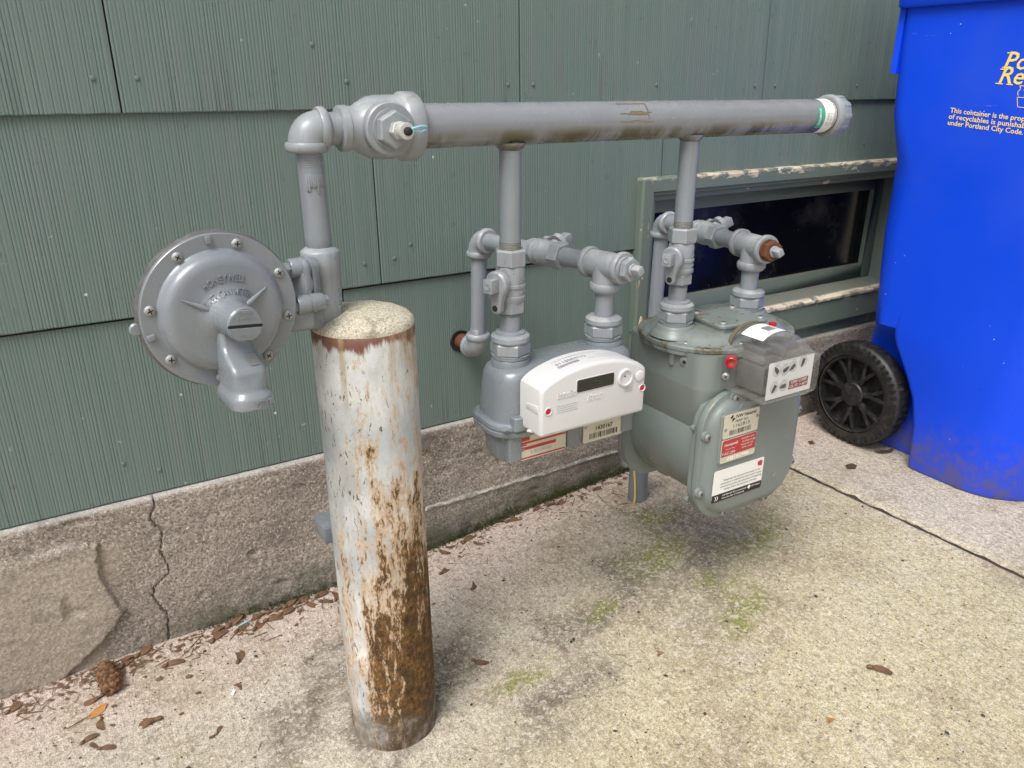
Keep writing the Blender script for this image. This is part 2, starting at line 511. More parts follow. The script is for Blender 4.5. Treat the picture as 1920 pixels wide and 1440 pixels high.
MT = dict(
    siding=mat_siding(), trim=mat_trim(), found=mat_concrete_wall(), pave=mat_paving(),
    pipe=mat_pipe(), header=mat_pipe('header_pipe_paint', (.205, .216, .236), algae=True, grime=.12, rough=.22),
    galv=mat_pipe('weathered_fitting_paint', (.248, .268, .288), grime=.55, rough=.46),
    reg=mat_pipe('smooth_regulator_paint', (.192, .212, .234), grime=.05, rough=.24, chip=0),
    case=mat_pipe('smooth_meter_paint', (.172, .194, .214), grime=.05, rough=.30, chip=0),
    meter=mat_meter(), rim=mat_meter_rim(), boll=mat_bollard(), mortar=mat_mortar(), blue=mat_blue(),
    rubber=mat_rubber(), glass=mat_glass_dark(), clear=mat_clear(), cone=mat_cone(),
    white=plain('white_plastic', (.57, .565, .57), .40, var=.03, bs=.05),
    card=plain('white_sticker', (.78, .77, .75), .5, var=.05),
    dial=plain('white_dial_enamel', (.82, .82, .81), .4, var=.02),
    tag=plain('beige_metal_tag', (.56, .52, .42), .4, var=.06),
    redp=plain('red_tag_paint', (.42, .035, .04), .45, var=.1),
    redc=plain('red_plastic_seal', (.46, .010, .020), .3, var=.1),
    maroon=plain('maroon_print', (.27, .02, .03), .5),
    residue=plain('brown_tape_residue', (.25, .20, .14), .8, var=.5, bs=.4),
    gear=plain('dull_gear_metal', (.19, .19, .19), .45, metal=.5, var=.3, bs=.4),
    ink=plain('black_ink', (.012, .012, .012), .5),
    inkg=plain('grey_ink', (.22, .22, .24), .5),
    inkw=plain('white_ink', (.78, .77, .74), .5),
    yellow=plain('yellow_print', (.92, .70, .17), .5, var=.06),
    lcd=plain('dark_display', (.018, .022, .017), .25, var=.1),
    steel=plain('screw_steel', (.34, .34, .34), .42, metal=.55, var=.3, bs=.3),
    rust=plain('rusty_iron', (.115, .040, .016), .85, var=.6, bs=.9, bscale=160),
    thread=plain('dirty_thread', (.13, .11, .075), .6, var=.4, bs=.3),
    black=plain('dark_gap', (.012, .012, .012), .8),
    dirtyedge=plain('flaked_dark_edge', (.10, .10, .10), .7, var=.8, bs=.9, bscale=160),
    cyan=plain('pale_blue_wire', (.24, .52, .60), .4),
    wire=plain('yellow_wire_sheath', (.66, .47, .15), .4),
    teal=plain('green_sticker_print', (.05, .36, .24), .5, var=.2),
    wood=plain('bare_splintered_wood', (.52, .41, .27), .85, var=.35, bs=.8, bscale=90),
    interior=plain('dark_basement_wall', (.05, .05, .05), .9),
    joint=plain('joint_dirt', (.045, .035, .025), .95, var=.5, bs=1.0, bscale=120),
    soil=plain('distant_ground', (.22, .20, .17), .95, var=.3),
    moss=plain('dark_moss', (.05, .062, .012), .95, var=.6, bs=.8),
    needle=plain('dry_needles', (.15, .085, .04), .8, var=.5),
    grit=plain('dark_grit', (.05, .04, .03), .9, var=.5),
    seed=mat_leafy('brown_seed_wing', (.085, .045, .025), (.19, .105, .056)),
    orange=mat_leafy('orange_leaf', (.34, .14, .035), (.50, .25, .09)),
    darkleaf=mat_leafy('dark_leaf', (.055, .03, .02), (.12, .07, .05)),
    bud=mat_leafy('copper_bud_scale', (.20, .095, .05), (.42, .25, .15)),
    stub=mat_pipe('dull_stub_paint', (.17, .185, .205), grime=.3, rough=.6),
    sheath=plain('wall_sheathing', (.08, .08, .07), .9),
    fitting=plain('zinc_test_fitting', (.55, .55, .53), .4, metal=.4, var=.2, bs=.3),
)


# ------------------------------------------------------------------ mesh helpers
def V(*a):
    return Vector(a)


def basis(d, x=None):
    d = Vector(d).normalized()
    if x is None:
        x = Vector((1, 0, 0)) if abs(d.x) < .9 else Vector((0, 1, 0))
    x = Vector(x)
    x = (x - d * x.dot(d)).normalized()
    return x, d.cross(x), d


class MB:
    def __init__(s):
        s.v, s.f = [], []

    def loft(s, rings, cap0=True, cap1=True, closed=True):
        k = len(s.v)
        n = len(rings[0])
        for r in rings:
            s.v += [tuple(p) for p in r]
        for i in range(len(rings) - 1):
            for j in range(n if closed else n - 1):
                a, b = k + i * n + j, k + i * n + (j + 1) % n
                s.f.append((a, b, b + n, a + n))
        if cap0:
            s.f.append(tuple(k + j for j in reversed(range(n))))
        if cap1:
            s.f.append(tuple(k + (len(rings) - 1) * n + j for j in range(n)))
        return s

    def lathe(s, prof, o, d, n=28, x=None, ph=0.0, cap0=True, cap1=True):
        o = Vector(o)
        X, Y, D = basis(d, x)
        s.loft([[o + D * t + (X * cos(ph + 2 * pi * j / n) + Y * sin(ph + 2 * pi * j / n)) * r for j in range(n)] for t, r in prof], cap0, cap1)
        return s

    def cyl(s, a, b, r, n=24, r2=None):
        a, b = Vector(a), Vector(b)
        return s.lathe([(0, r), ((b - a).length, r if r2 is None else r2)], a, b - a, n)

    def tube(s, path, r, n=10, cap=True):
        path = [Vector(p) for p in path]
        rs = r if isinstance(r, (list, tuple)) else [r] * len(path)
        rings = []
        T = (path[1] - path[0]).normalized()
        X, Y, _ = basis(T)
        for i, p in enumerate(path):
            t = (path[min(i + 1, len(path) - 1)] - path[max(i - 1, 0)]).normalized()
            X = (X - t * X.dot(t)).normalized()
            Y = t.cross(X)
            rings.append([p + (X * cos(2 * pi * j / n) + Y * sin(2 * pi * j / n)) * rs[i] for j in range(n)])
        return s.loft(rings, cap, cap)

    def box(s, c, sz, M=None):
        c = Vector(c)
        M = M or Matrix.Identity(3)
        k = len(s.v)
        for a in (-.5, .5):
            for b in (-.5, .5):
                for e in (-.5, .5):
                    s.v.append(tuple(c + M @ Vector((a * sz[0], b * sz[1], e * sz[2]))))
        for q in ((0, 1, 3, 2), (4, 6, 7, 5), (0, 4, 5, 1), (2, 3, 7, 6), (0, 2, 6, 4), (1, 5, 7, 3)):
            s.f.append(tuple(k + i for i in q))
        return s

    def b(s, x0, x1, y0, y1, z0, z1):
        return s.box(((x0 + x1) / 2, (y0 + y1) / 2, (z0 + z1) / 2), (x1 - x0, y1 - y0, z1 - z0))

    def hexa(s, o, d, r, h, ch=.12, x=None, ph=0.0):        # hexagonal nut body, chamfered
        c = h * ch
        return s.lathe([(0, r * .90), (c, r), (h - c, r), (h, r * .90)], o, d, 6, x, ph)

    def build(s, name, mat, parent=None, ang=40, bevel=0.0, segs=2, data=None):
        me = bpy.data.meshes.new(name)
        w = wloc(parent)
        me.from_pydata([(x - w.x, y - w.y, z - w.z) for x, y, z in s.v], [], s.f)
        bm = bmesh.new()
        bm.from_mesh(me)
        if bevel:
            bmesh.ops.remove_doubles(bm, verts=bm.verts, dist=1e-6)
            es = [e for e in bm.edges if len(e.link_faces) == 2 and e.calc_face_angle(0) > R(32)]
            bmesh.ops.bevel(bm, geom=es, offset=bevel, segments=segs, affect='EDGES', profile=.5, clamp_overlap=True)
        bmesh.ops.recalc_face_normals(bm, faces=bm.faces)
        bm.to_mesh(me)
        bm.free()
        if ang:
            me.polygons.foreach_set('use_smooth', [True] * len(me.polygons))
            me.set_sharp_from_angle(angle=R(ang))
        me.materials.append(MT[mat] if isinstance(mat, str) else mat)
        o = bpy.data.objects.new(name, me)
        COL.objects.link(o)
        o.parent = parent
        return o


def each(mb, name, mat, parent=None, ang=40, bevel=0.0):       # every unconnected piece becomes an object of its own
    up = list(range(len(mb.v)))

    def root(i):
        while up[i] != i:
            up[i] = up[up[i]]
            i = up[i]
        return i
    for f in mb.f:
        a = root(f[0])
        for q in f[1:]:
            up[root(q)] = a
    groups = {}
    for f in mb.f:
        groups.setdefault(root(f[0]), []).append(f)
    for fs in groups.values():
        ids = sorted({i for f in fs for i in f})
        new = {i: k for k, i in enumerate(ids)}
        p = MB()
        p.v = [mb.v[i] for i in ids]
        p.f = [tuple(new[i] for i in f) for f in fs]
        p.build(name, mat, parent, ang, bevel)


def wloc(o):
    w = Vector((0, 0, 0))
    while o is not None:
        w += o.location
        o = o.parent
    return w


def tag(o, label=None, cat=None, group=None, kind=None):
    for k, v in (('label', label), ('category', cat), ('group', group), ('kind', kind)):
        if v:
            o[k] = v
    return o


def thing(name, loc, label, cat, group=None):
    o = bpy.data.objects.new(name, None)
    o.empty_display_size = .05
    o.location = loc
    COL.objects.link(o)
    return tag(o, label, cat, group)


def place(name, me, pos, M3, parent, mat=None):            # one more piece sharing a mesh
    o = bpy.data.objects.new(name, me)
    COL.objects.link(o)
    o.parent = parent
    o.location = Vector(pos) - wloc(parent)
    o.rotation_euler = M3.to_euler()
    return o


def copy_tree(o, parent=None):
    c = o.copy()
    COL.objects.link(c)
    c.parent = parent
    for ch in list(o.children):
        copy_tree(ch, c)
    return c


def rrect(w, h, r, n=6):
    rs = r if isinstance(r, (list, tuple)) else [r] * 4       # tr, tl, bl, br
    out = []
    for k, (sx, sy, a0) in enumerate(((1, 1, 0), (-1, 1, pi / 2), (-1, -1, pi), (1, -1, 3 * pi / 2))):
        q = max(rs[k], 1e-5)
        for i in range(n + 1):
            a = a0 + pi / 2 * i / n
            out.append((sx * (w / 2 - q) + q * cos(a), sy * (h / 2 - q) + q * sin(a)))
    return out


def inset(pts, d):
    n = len(pts)
    area = sum(pts[i][0] * pts[(i + 1) % n][1] - pts[(i + 1) % n][0] * pts[i][1] for i in range(n))
    sg = 1 if area > 0 else -1
    out = []
    for i in range(n):
        p, a, b = Vector(pts[i]), Vector(pts[i - 1]), Vector(pts[(i + 1) % n])
        e1, e2 = (p - a), (b - p)
        if e1.length < 1e-9 or e2.length < 1e-9:
            e1 = e2 = (b - a)
        n1 = Vector((-e1.y, e1.x)).normalized()
        n2 = Vector((-e2.y, e2.x)).normalized()
        m = n1 + n2
        if m.length < 1e-6:
            m = n1
        m = m.normalized()
        k = d / max(.4, m.dot(n1))
        out.append(tuple(p + m * k * sg))
    return out


class Fr:                                                     # a flat frame: u right, w up, n out
    def __init__(s, o, u, w):
        s.o, s.u, s.w = Vector(o), Vector(u).normalized(), Vector(w).normalized()
        s.n = s.u.cross(s.w)

    def p(s, a, b, c=0.0):
        return s.o + s.u * a + s.w * b + s.n * c

    def plate(s, mb, outline, t0, t1, cx=0, cy=0, bev=0.0):
        if bev:
            ins = inset(outline, bev)
            st = [(outline, t0), (outline, t1 - bev), (ins, t1)]
        else:
            st = [(outline, t0), (outline, t1)]
        return mb.loft([[s.p(cx + a, cy + b, t) for a, b in ol] for ol, t in st])


def text_geo(body, size, bold=0.0, extrude=0.0, shear=0.0, align='CENTER', space=1.0):
    cu = bpy.data.curves.new('t', 'FONT')
    cu.body = body
    cu.size = size
    cu.offset = bold * size
    cu.extrude = extrude
    cu.shear = shear
    cu.align_x = align
    cu.align_y = 'CENTER'
    cu.space_character = space
    cu.resolution_u = 2
    ob = bpy.data.objects.new('t', cu)
    COL.objects.link(ob)
    dg = bpy.context.evaluated_depsgraph_get()
    ev = ob.evaluated_get(dg)
    me = ev.to_mesh()
    vs = [tuple(v.co) for v in me.vertices]
    fs = [tuple(p.vertices) for p in me.polygons]
    ev.to_mesh_clear()
    bpy.data.objects.remove(ob, do_unlink=True)
    bpy.data.curves.remove(cu)
    return vs, fs


def letter(mb, fr, body, cx, cy, size, off=.0004, bold=0.0, extrude=0.0, shear=0.0, align='CENTER', space=1.0, width=None, fn=None, rot=0.0):
    vs, fs = text_geo(body, size, bold, extrude, shear, align, space)
    k = len(mb.v)
    sx = 1.0
    if width and vs:
        ext = max(v[0] for v in vs) - min(v[0] for v in vs)
        sx = width / ext if ext > 0 else 1
    for x, y, z in vs:
        x *= sx
        if rot:
            x, y = x * cos(rot) - y * sin(rot), x * sin(rot) + y * cos(rot)
        if fn:
            mb.v.append(tuple(fn(x + cx, y + cy, z + off)))
        else:
            mb.v.append(tuple(fr.p(cx + x, cy + y, z + off)))
    mb.f += [tuple(k + i for i in f) for f in fs]
    return mb


def barcode(mb, fr, cx, cy, w, h, off, n=24, seed=1):
    r = random.Random(seed)
    ws = [r.choice((1, 1, 1.6, 2.4)) for _ in range(n * 2 - 1)]
    t = sum(ws)
    x = cx - w / 2
    for i, q in enumerate(ws):
        q = q / t * w
        if i % 2 == 0:
            k = len(mb.v)
            mb.v += [tuple(fr.p(x, cy - h / 2, off)), tuple(fr.p(x + q, cy - h / 2, off)), tuple(fr.p(x + q, cy + h / 2, off)), tuple(fr.p(x, cy + h / 2, off))]
            mb.f.append((k, k + 1, k + 2, k + 3))
        x += q
    return mb


def flat(mb, fr, x0, x1, y0, y1, off):
    k = len(mb.v)
    mb.v += [tuple(fr.p(x0, y0, off)), tuple(fr.p(x1, y0, off)), tuple(fr.p(x1, y1, off)), tuple(fr.p(x0, y1, off))]
    mb.f.append((k, k + 1, k + 2, k + 3))
    return mb


def ring_flat(mb, fr, cx, cy, r0, r1, off, n=24):
    k = len(mb.v)
    for i in range(n):
        a = 2 * pi * i / n
        mb.v.append(tuple(fr.p(cx + r0 * cos(a), cy + r0 * sin(a), off)))
        mb.v.append(tuple(fr.p(cx + r1 * cos(a), cy + r1 * sin(a), off)))
    for i in range(n):
        j = (i + 1) % n
        mb.f.append((k + 2 * i, k + 2 * i + 1, k + 2 * j + 1, k + 2 * j))
    return mb


# pipework pieces -------------------------------------------------
def band(mb, o, d, r, h, n=28):                      # bead at the mouth of a fitting
    c = h * .22
    mb.lathe([(0, r * .86), (0, r - c * .6), (c, r), (h - c, r), (h, r - c * .8), (h + c * .6, r * .86)], o, d, n)


def elbow(mb, c, d1, d2, L, r, br, bh, n=24):
    c, d1, d2 = Vector(c), Vector(d1).normalized(), Vector(d2).normalized()
    a, b = c + d1 * L, c + d2 * L
    path = [a]
    for i in range(13):
        t = i / 12
        p = a * (1 - t) ** 2 + (c + (d1 + d2) * L * .10) * 2 * t * (1 - t) + b * t * t
        path.append(p)
    path.append(b)
    path = [a] + [a * (1 - t) ** 2 + c * 2 * t * (1 - t) + b * t * t for t in [i / 12 for i in range(1, 12)]] + [b]
    mb.tube(path, r, n)
    band(mb, a - d1 * (bh * .5), d1, br, bh, n)
    band(mb, b - d2 * (bh * .5), d2, br, bh, n)


def threads(mb, o, d, r, length, k):
    prof = []
    st = length / k
    for i in range(k):
        prof += [(i * st, r * .965), (i * st + st * .5, r * 1.03)]
    prof.append((length, r * .965))
    mb.lathe(prof, o, d, 26)


# ------------------------------------------------------------------ screw mesh shared by every machine screw
def screw_mesh(name, r, h, cross=True, mat='steel'):
    mb = MB()
    mb.lathe([(0, r), (h * .35, r), (h * .8, r * .78), (h, r * .45)], (0, 0, 0), (0, 0, 1), 14)
    o = mb.build(name, mat)
    me = o.data
    bpy.data.objects.remove(o)
    # recessed cross: dark thin bars sunk flush into the crown
    sm = MB()
    e = h * .93
    sm.box((0, 0, e), (r * 1.05, r * .22, h * .25))
    if cross:
        sm.box((0, 0, e), (r * .22, r * 1.05, h * .27))
    o2 = sm.build(name + '_slot', 'black', ang=0)
    me2 = o2.data
    bpy.data.objects.remove(o2)
    return me, me2


SCREW = screw_mesh('screw_head', 1.0, .55)
SCREW1 = screw_mesh('slotted_screw_head', 1.0, .5, cross=False)


def screw(parent, pos, n, r, kind=SCREW, rot=None):
    X, Y, D = basis(n, (1, 0, 0) if abs(Vector(n).normalized().x) < .9 else (0, 0, 1))
    a = rnd.random() * 3 if rot is None else rot
    x2 = X * cos(a) + Y * sin(a)
    M = Matrix((x2, D.cross(x2), D)).transposed()
    o = place('screw', kind[0], pos, M, parent)
    o.scale = (r, r, r)
    s = bpy.data.objects.new('slot', kind[1])
    COL.objects.link(s)
    if parent.parent is None:
        s.parent = o
    else:
        s.parent = parent
        s.location, s.rotation_euler, s.scale = o.location, o.rotation_euler, o.scale
    return o


# ================================================================== SETTING: paving and ground
gm = MB()
gm.v = [(-60, -60, -.12), (60, -60, -.12), (60, 60, -.12), (-60, 60, -.12)]
gm.f = [(0, 1, 2, 3)]
tag(gm.build('ground', 'soil', None, 0), kind='structure')


def fn(x, y, z, s):
    return mn.noise(Vector((x * s, y * s, z * s)))


def joint_x(y):                                              # line of the paving joint
    return 1.327 + (y + .05) * -.038


def slab(xs, ys, edge):
    mb = MB()
    nx, ny = len(xs), len(ys)
    for j, y in enumerate(ys):
        for i, x in enumerate(xs):
            X = x
            z = gz(x) + .0016 * fn(x, y, 0, 5) + .0009 * fn(x, y, 3, 31)
            if edge == 'R':
                X = x + (joint_x(y) - 1.327 - .006)
                if i == nx - 1:
                    z -= .004
                X += (.0016 * fn(0, y, 9, 38) if i >= nx - 2 else 0)
            elif edge == 'L':
                X = x + (joint_x(y) - 1.327 + .006)
                if i == 0:
                    z -= .004
                X += (.0016 * fn(4, y, 9, 38) if i <= 1 else 0)
            d = math.hypot(X - .302, y + .37)                 # small raised collar round the bollard
            if d < .12:
                z += .006 * max(0, 1 - abs(d - .064) / .045) * (1 + .5 * fn(X, y, 0, 40))
            mb.v.append((X, y, z))
    for j in range(ny - 1):
        for i in range(nx - 1):
            a = j * nx + i
            mb.f.append((a, a + 1, a + nx + 1, a + nx))
    # skirt so the slab has thickness
    k = len(mb.v)
    per = [i for i in range(nx)] + [j * nx + nx - 1 for j in range(1, ny)] + [(ny - 1) * nx + i for i in range(nx - 2, -1, -1)] + [j * nx for j in range(ny - 2, 0, -1)]
    for p in per:
        x, y, z = mb.v[p]
        mb.v.append((x, y, -.10))
    for q in range(len(per)):
        r = (q + 1) % len(per)
        mb.f.append((per[q], k + q, k + r, per[r]))
    return mb


def span(*seg):
    out = []
    for a, b, st in seg:
        n = max(1, round((b - a) / st))
        out += [a + (b - a) * i / n for i in range(n)]
    return out + [seg[-1][1]]


pav = thing('paving', (0, 0, 0), None, None)
tag(pav, kind='structure')
FILM_AND_SHADE = [(.90, -.36, .17, .10, .5), (.78, -.31, .12, .06, .4), (.62, -.365, .13, .05, .5), (.42, -.33, .10, .05, .9), (.225, -.275, .035, .10, -.5), (.165, -.31, .03, .07, -.5),
        (.95, -.22, .12, .10, 0), (.29, -.17, .06, .02, .3), (.243, -.195, .022, .016, 0), (.53, -.47, .12, .05, .3), (.30, -.30, .05, .03, .2), (.250, -.372, .028, .05, 0), (.372, -.372, .022, .04, 0), (.30, -.44, .05, .018, 0)]  # last ovals: stain left of bollard, plus painted contact shade round its foot
MOSS = [(.865, -.285, .085, .045, .3), (.862, -.40, .045, .03, .6), (.875, -.475, .085, .032, .65), (.685, -.34, .05, .022, .5), (.495, -.405, .05, .025, .4), (.93, -.19, .06, .04, 0),
        (1.04, -.36, .10, .05, .5)]


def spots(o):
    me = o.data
    for nm, lst, k in (('film_and_shade', FILM_AND_SHADE, .95), ('moss', MOSS, 1.0)):
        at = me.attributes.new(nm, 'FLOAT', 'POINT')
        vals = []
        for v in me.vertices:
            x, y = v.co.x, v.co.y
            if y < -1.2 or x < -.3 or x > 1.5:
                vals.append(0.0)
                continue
            kk = .05 if nm == 'film_and_shade' else .028
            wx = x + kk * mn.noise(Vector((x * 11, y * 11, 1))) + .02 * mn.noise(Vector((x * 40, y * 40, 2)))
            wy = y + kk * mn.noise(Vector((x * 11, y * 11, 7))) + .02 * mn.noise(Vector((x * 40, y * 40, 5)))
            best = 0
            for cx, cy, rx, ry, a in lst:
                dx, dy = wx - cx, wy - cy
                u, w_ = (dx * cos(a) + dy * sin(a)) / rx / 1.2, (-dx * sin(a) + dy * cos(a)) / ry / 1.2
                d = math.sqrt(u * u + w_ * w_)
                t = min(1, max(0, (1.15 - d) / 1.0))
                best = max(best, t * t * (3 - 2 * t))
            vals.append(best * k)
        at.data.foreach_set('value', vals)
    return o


ysp = span((-5, -1.3, .25), (-1.3, -.95, .05), (-.95, .012, .008))
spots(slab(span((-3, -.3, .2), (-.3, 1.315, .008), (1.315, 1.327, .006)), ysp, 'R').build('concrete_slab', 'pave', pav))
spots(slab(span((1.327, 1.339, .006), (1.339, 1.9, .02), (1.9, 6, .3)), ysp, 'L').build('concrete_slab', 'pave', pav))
jm = MB()
for i in range(160):
    y0, y1 = -2.0 + 2.0 * i / 160, -2.0 + 2.0 * (i + 1) / 160
    ring = []
    for y in (y0, y1):
        zz = .05 - .006 + .004 * fn(0, y, 1, 30)
        ring.append((joint_x(y) - .008, y, zz))
        ring.append((joint_x(y) + .008, y, zz + .002 * fn(3, y, 1, 60)))
    k = len(jm.v)
    jm.v += ring
    jm.f.append((k, k + 1, k + 3, k + 2))
tag(jm.build('joint_dirt', 'joint', pav), kind='stuff')

# ================================================================== HOUSE
house = thing('house', (0, 0, 0), 'green painted wall of striated shingles on a rough concrete foundation with a low window', 'house')
house['kind'] = 'thing'
WX0, WX1, WZ0, WZ1 = 1.012, 1.872, .292, .668            # cut in the shingles for the window
sm_ = MB()                                                # sheathing behind the shingles
sm_.b(-2.5, WX0 + .02, .004, .06, .20, 3.2)
sm_.b(WX1 - .02, 4.5, .004, .06, .20, 3.2)
sm_.b(WX0 + .02, WX1 - .02, .004, .06, WZ1 - .02, 3.2)
sm_.b(WX0 + .02, WX1 - .02, .004, .06, .20, WZ0 + .03)
sm_.build('wall_sheathing', 'sheath', house, 0)

SHINGLES = []


def shingle(x0, x1, z0, z1, fine=True):
    """one striated shingle; returns its object"""
    mb = MB()
    seed = rnd.random() * 50
    g = .0012
    x0 += g
    x1 -= g
    rects = [(x0, x1, z0, z1)]
    if x1 > WX0 and x0 < WX1 and z0 < WZ1 and z1 > WZ0:      # notch for the window
        rects = []
        if x0 < WX0:
            rects.append((x0, WX0, z0, z1))
        if x1 > WX1:
            rects.append((WX1, x1, z0, z1))
        a, b = max(x0, WX0), min(x1, WX1)
        if z1 > WZ1:
            rects.append((a, b, WZ1, z1))
        if z0 < WZ0:
            rects.append((a, b, z0, WZ0))
    for (a, b, za, zb) in rects:
        cols = []
        x = a
        while x < b - .004:
            pit = rnd.uniform(.0036, .0054) if fine else .03
            dep = rnd.uniform(.0003, .0010) * (.75 + .5 * mn.noise(Vector((x * 18 + seed, 0, 0))))
            e = min(x + pit, b)
            cols += [(x, dep), (x + (e - x) * .24, dep * .22), (x + (e - x) * .5, 0), (x + (e - x) * .78, dep * .2)]
            x = e
        cols.append((b, .0004))
        zs = [za, za + .0015] + [za + (zb - za) * t for t in (.33, .66)] + [zb]
        k = len(mb.v)
        n = len(cols)
        for i, z in enumerate(zs):
            for (cx, d) in cols:
                t = (z - z0) / max(1e-6, z1 - z0)
                y = -.0125 + .0065 * t + d + .0006 * mn.noise(Vector((cx * 9 + seed, z * 9, 0)))
                zz = z + (.0007 * mn.noise(Vector((cx * 40 + seed, 0, 1))) if i < 2 and za == z0 else 0)
                if i == 0:
                    y += .0008
                mb.v.append((cx, y, zz))
        for i in range(len(zs) - 1):
            for j in range(n - 1):
                p = k + i * n + j
                mb.f.append((p, p + 1, p + n + 1, p + n))
        # bottom and side edges go back to the sheathing
        q = len(mb.v)
        mb.v += [(cx, .0035, za + (.0007 * mn.noise(Vector((cx * 40 + seed, 0, 1))) if za == z0 else 0)) for cx, d in cols]
        for j in range(n - 1):
            mb.f.append((q + j, q + j + 1, k + j + 1, k + j))
        for j in (0, n - 1):
            q = len(mb.v)
            mb.v += [(cols[j][0], .0035, z) for z in zs]
            for i in range(len(zs) - 1):
                mb.f.append((k + i * n + j, k + (i + 1) * n + j, q + i + 1, q + i))
    o = mb.build('shingle', 'siding', house, 25)
    SHINGLES.append((x0, x1, z0, z1, o))
    return o


ROWS = {.264: (-1.43, -.82, -.21, .40, 1.01, 1.62, 2.23, 2.84, 3.45),
        .540: (-1.37, -.76, -.15, .465, 1.06, 1.62, 2.23, 2.84, 3.45),
        .811: (-1.1, -.49, .122, .732, 1.316, 1.92, 2.53, 3.14)}
for z0, js in ROWS.items():
    for a, b in zip(js[:-1], js[1:]):
        shingle(a, b, z0, z0 + .272)
for k in range(7):                                           # rows above the frame
    z0 = 1.082 + .271 * k
    a = -1.43 + (.3 if k % 2 else 0)
    while a < 3.4:
        shingle(a, a + .61, z0, z0 + .272, fine=(k == 0))
        a += .61

nb = MB()
nb.lathe([(0, .0034), (.0008, .0033), (.0013, .0025), (.0015, .0010)], (0, 0, 0), (0, 0, 1), 12)
no = nb.build('nail_head', 'siding')
NAIL = no.data
bpy.data.objects.remove(no)
for x, z in [(.095, .854), (.147, .854), (.383, .899), (.43, .85), (.708, .845), (.758, .845), (1.03, .844), (1.29, .842), (1.349, .842), (1.614, .841),
             (.088, .300), (.438, .577), (.49, .58), (.042, .323), (1.15, .708), (1.677, .716), (-.08, .852), (.52, .60)]:
    for (a, b, c, d, o) in SHINGLES:
        if a < x < b and c < z < d:
            y = -.0125 + .0065 * (z - c) / (d - c) - .0004
            place('nail_head', NAIL, (x, y, z), Matrix(((1, 0, 0), (0, 0, -1), (0, 1, 0))), o)

# ---- foundation: a rough heightfield with parge edge and crack
EDGE = [(-.02, -.116), (.014, -.075), (.036, -.040), (.060, -.014), (.082, .004), (.10, -.004), (.13, -.012), (.158, -.018), (.185, -.016), (.208, -.012), (.218, -.05)]
CRACK = [(.0, .056), (.05, .060), (.085, .046), (.107, .048), (.125, .076), (.165, .068), (.20, .076), (.225, .062), (.249, .072)]


def pl(tab, z):
    if z <= tab[0][0]:
        return tab[0][1]
    for (a, b), (c, d) in zip(tab[:-1], tab[1:]):
        if z <= c:
            return b + (d - b) * (z - a) / (c - a)
    return tab[-1][1]


fx = span((-2.4, -.3, .03), (-.3, .42, .0024), (.42, 1.15, .005), (1.15, 2.0, .01), (2.0, 4.4, .1))
fz = span((-.06, .262, .0034))
fm = MB()
for z in fz:
    ex = pl(EDGE, z) + .004 * mn.noise(Vector((0, z * 90, 0))) if z < .22 else -9
    cx = pl(CRACK, z) + .002 * mn.noise(Vector((1, z * 140, 0)))
    for x in fx:
        p = Vector((x, 0, z))
        y = -.021 + .0018 * mn.fractal(p * 8, 1.2, 2, 3) + .0006 * mn.fractal(Vector((x * 60, 0, z * 75)), .9, 2, 3)
        y += .0007 * mn.noise(Vector((x * 14, 3, z * 95))) + .0006 * mn.noise(Vector((x * 170, 3, z * 170))) + .0006 * mn.noise(Vector((x * 95, 8, z * 95)))
        ld = max(0, (z - .254) / .008)
        y += .005 * ld * ld
        if -.22 < x < ex:                                     # parge coat, proud of the wall
            y = -.0215 + .35 * (y + .0215) - .0080 * min(1, (ex - x) / .003) * min(1, (.222 - z) / .012)
            y += .0006 * mn.noise(p * 150)
        if abs(x - cx) < .0013:
            y += .0055
        h = mn.noise(Vector((x * 22, 7, z * 34)))
        if h > .48:                                           # pock marks
            y += (h - .48) * .022
        if x > .36:
            d = z - (.095 + .012 * x) - .003 * mn.noise(Vector((x * 30, 0, 0)))
            y -= .0035 * math.exp(-(d / .0028) ** 2)
        fm.v.append((x, y, z))
nfx = len(fx)
for j in range(len(fz) - 1):
    for i in range(nfx - 1):
        a = j * nfx + i
        fm.f.append((a, a + 1, a + nfx + 1, a + nfx))
k = len(fm.v)
fm.v += [(x, .10, fz[-1]) for x in fx]
for i in range(nfx - 1):
    fm.f.append(((len(fz) - 1) * nfx + i, (len(fz) - 1) * nfx + i + 1, k + i + 1, k + i))
fm.build('foundation', 'found', house, 60)

# ---- basement window
win = MB()                                                    # the frame: four mitred boards of a moulded casing
OX0, OX1, OZ0, OZ1 = 1.000, 1.885, .292, .678


def casing(prof, x0, x1, z0, z1, sides):
    """prof: (inset, y) pairs; loft the profile round the rectangle"""
    mb = MB()
    cs = [[(x0 + d, y, z0 + d * (0 if 'b' in sides else 1)) for d, y in prof], [(x0 + d, y, z1 - d) for d, y in prof], [(x1 - d, y, z1 - d) for d, y in prof], [(x1 - d, y, z0) for d, y in prof]]
    return cs


P_ = [(0, .004), (0, -.024), (.004, -.028), (.026, -.028), (.030, -.022), (.034, -.022), (.038, -.014), (.046, -.012), (.046, .052)]
bw = tag(win, None) if False else None
window = None


def board(a_fn, b_fn, name, parent):
    mb = MB()
    ra = [a_fn(d, y) for d, y in P_]
    rb = [b_fn(d, y) for d, y in P_]
    n = 14
    rings = []
    for i in range(n + 1):
        t = i / n
        rings.append([tuple(Vector(p) * (1 - t) + Vector(q) * t + Vector((0, .0008 * mn.noise(Vector(p) * 30 + Vector((t * 9, 0, 0))), 0))) for p, q in zip(ra, rb)])
    mb.loft(rings, True, True, closed=True)
    return mb.build(name, 'trim', parent, 30)


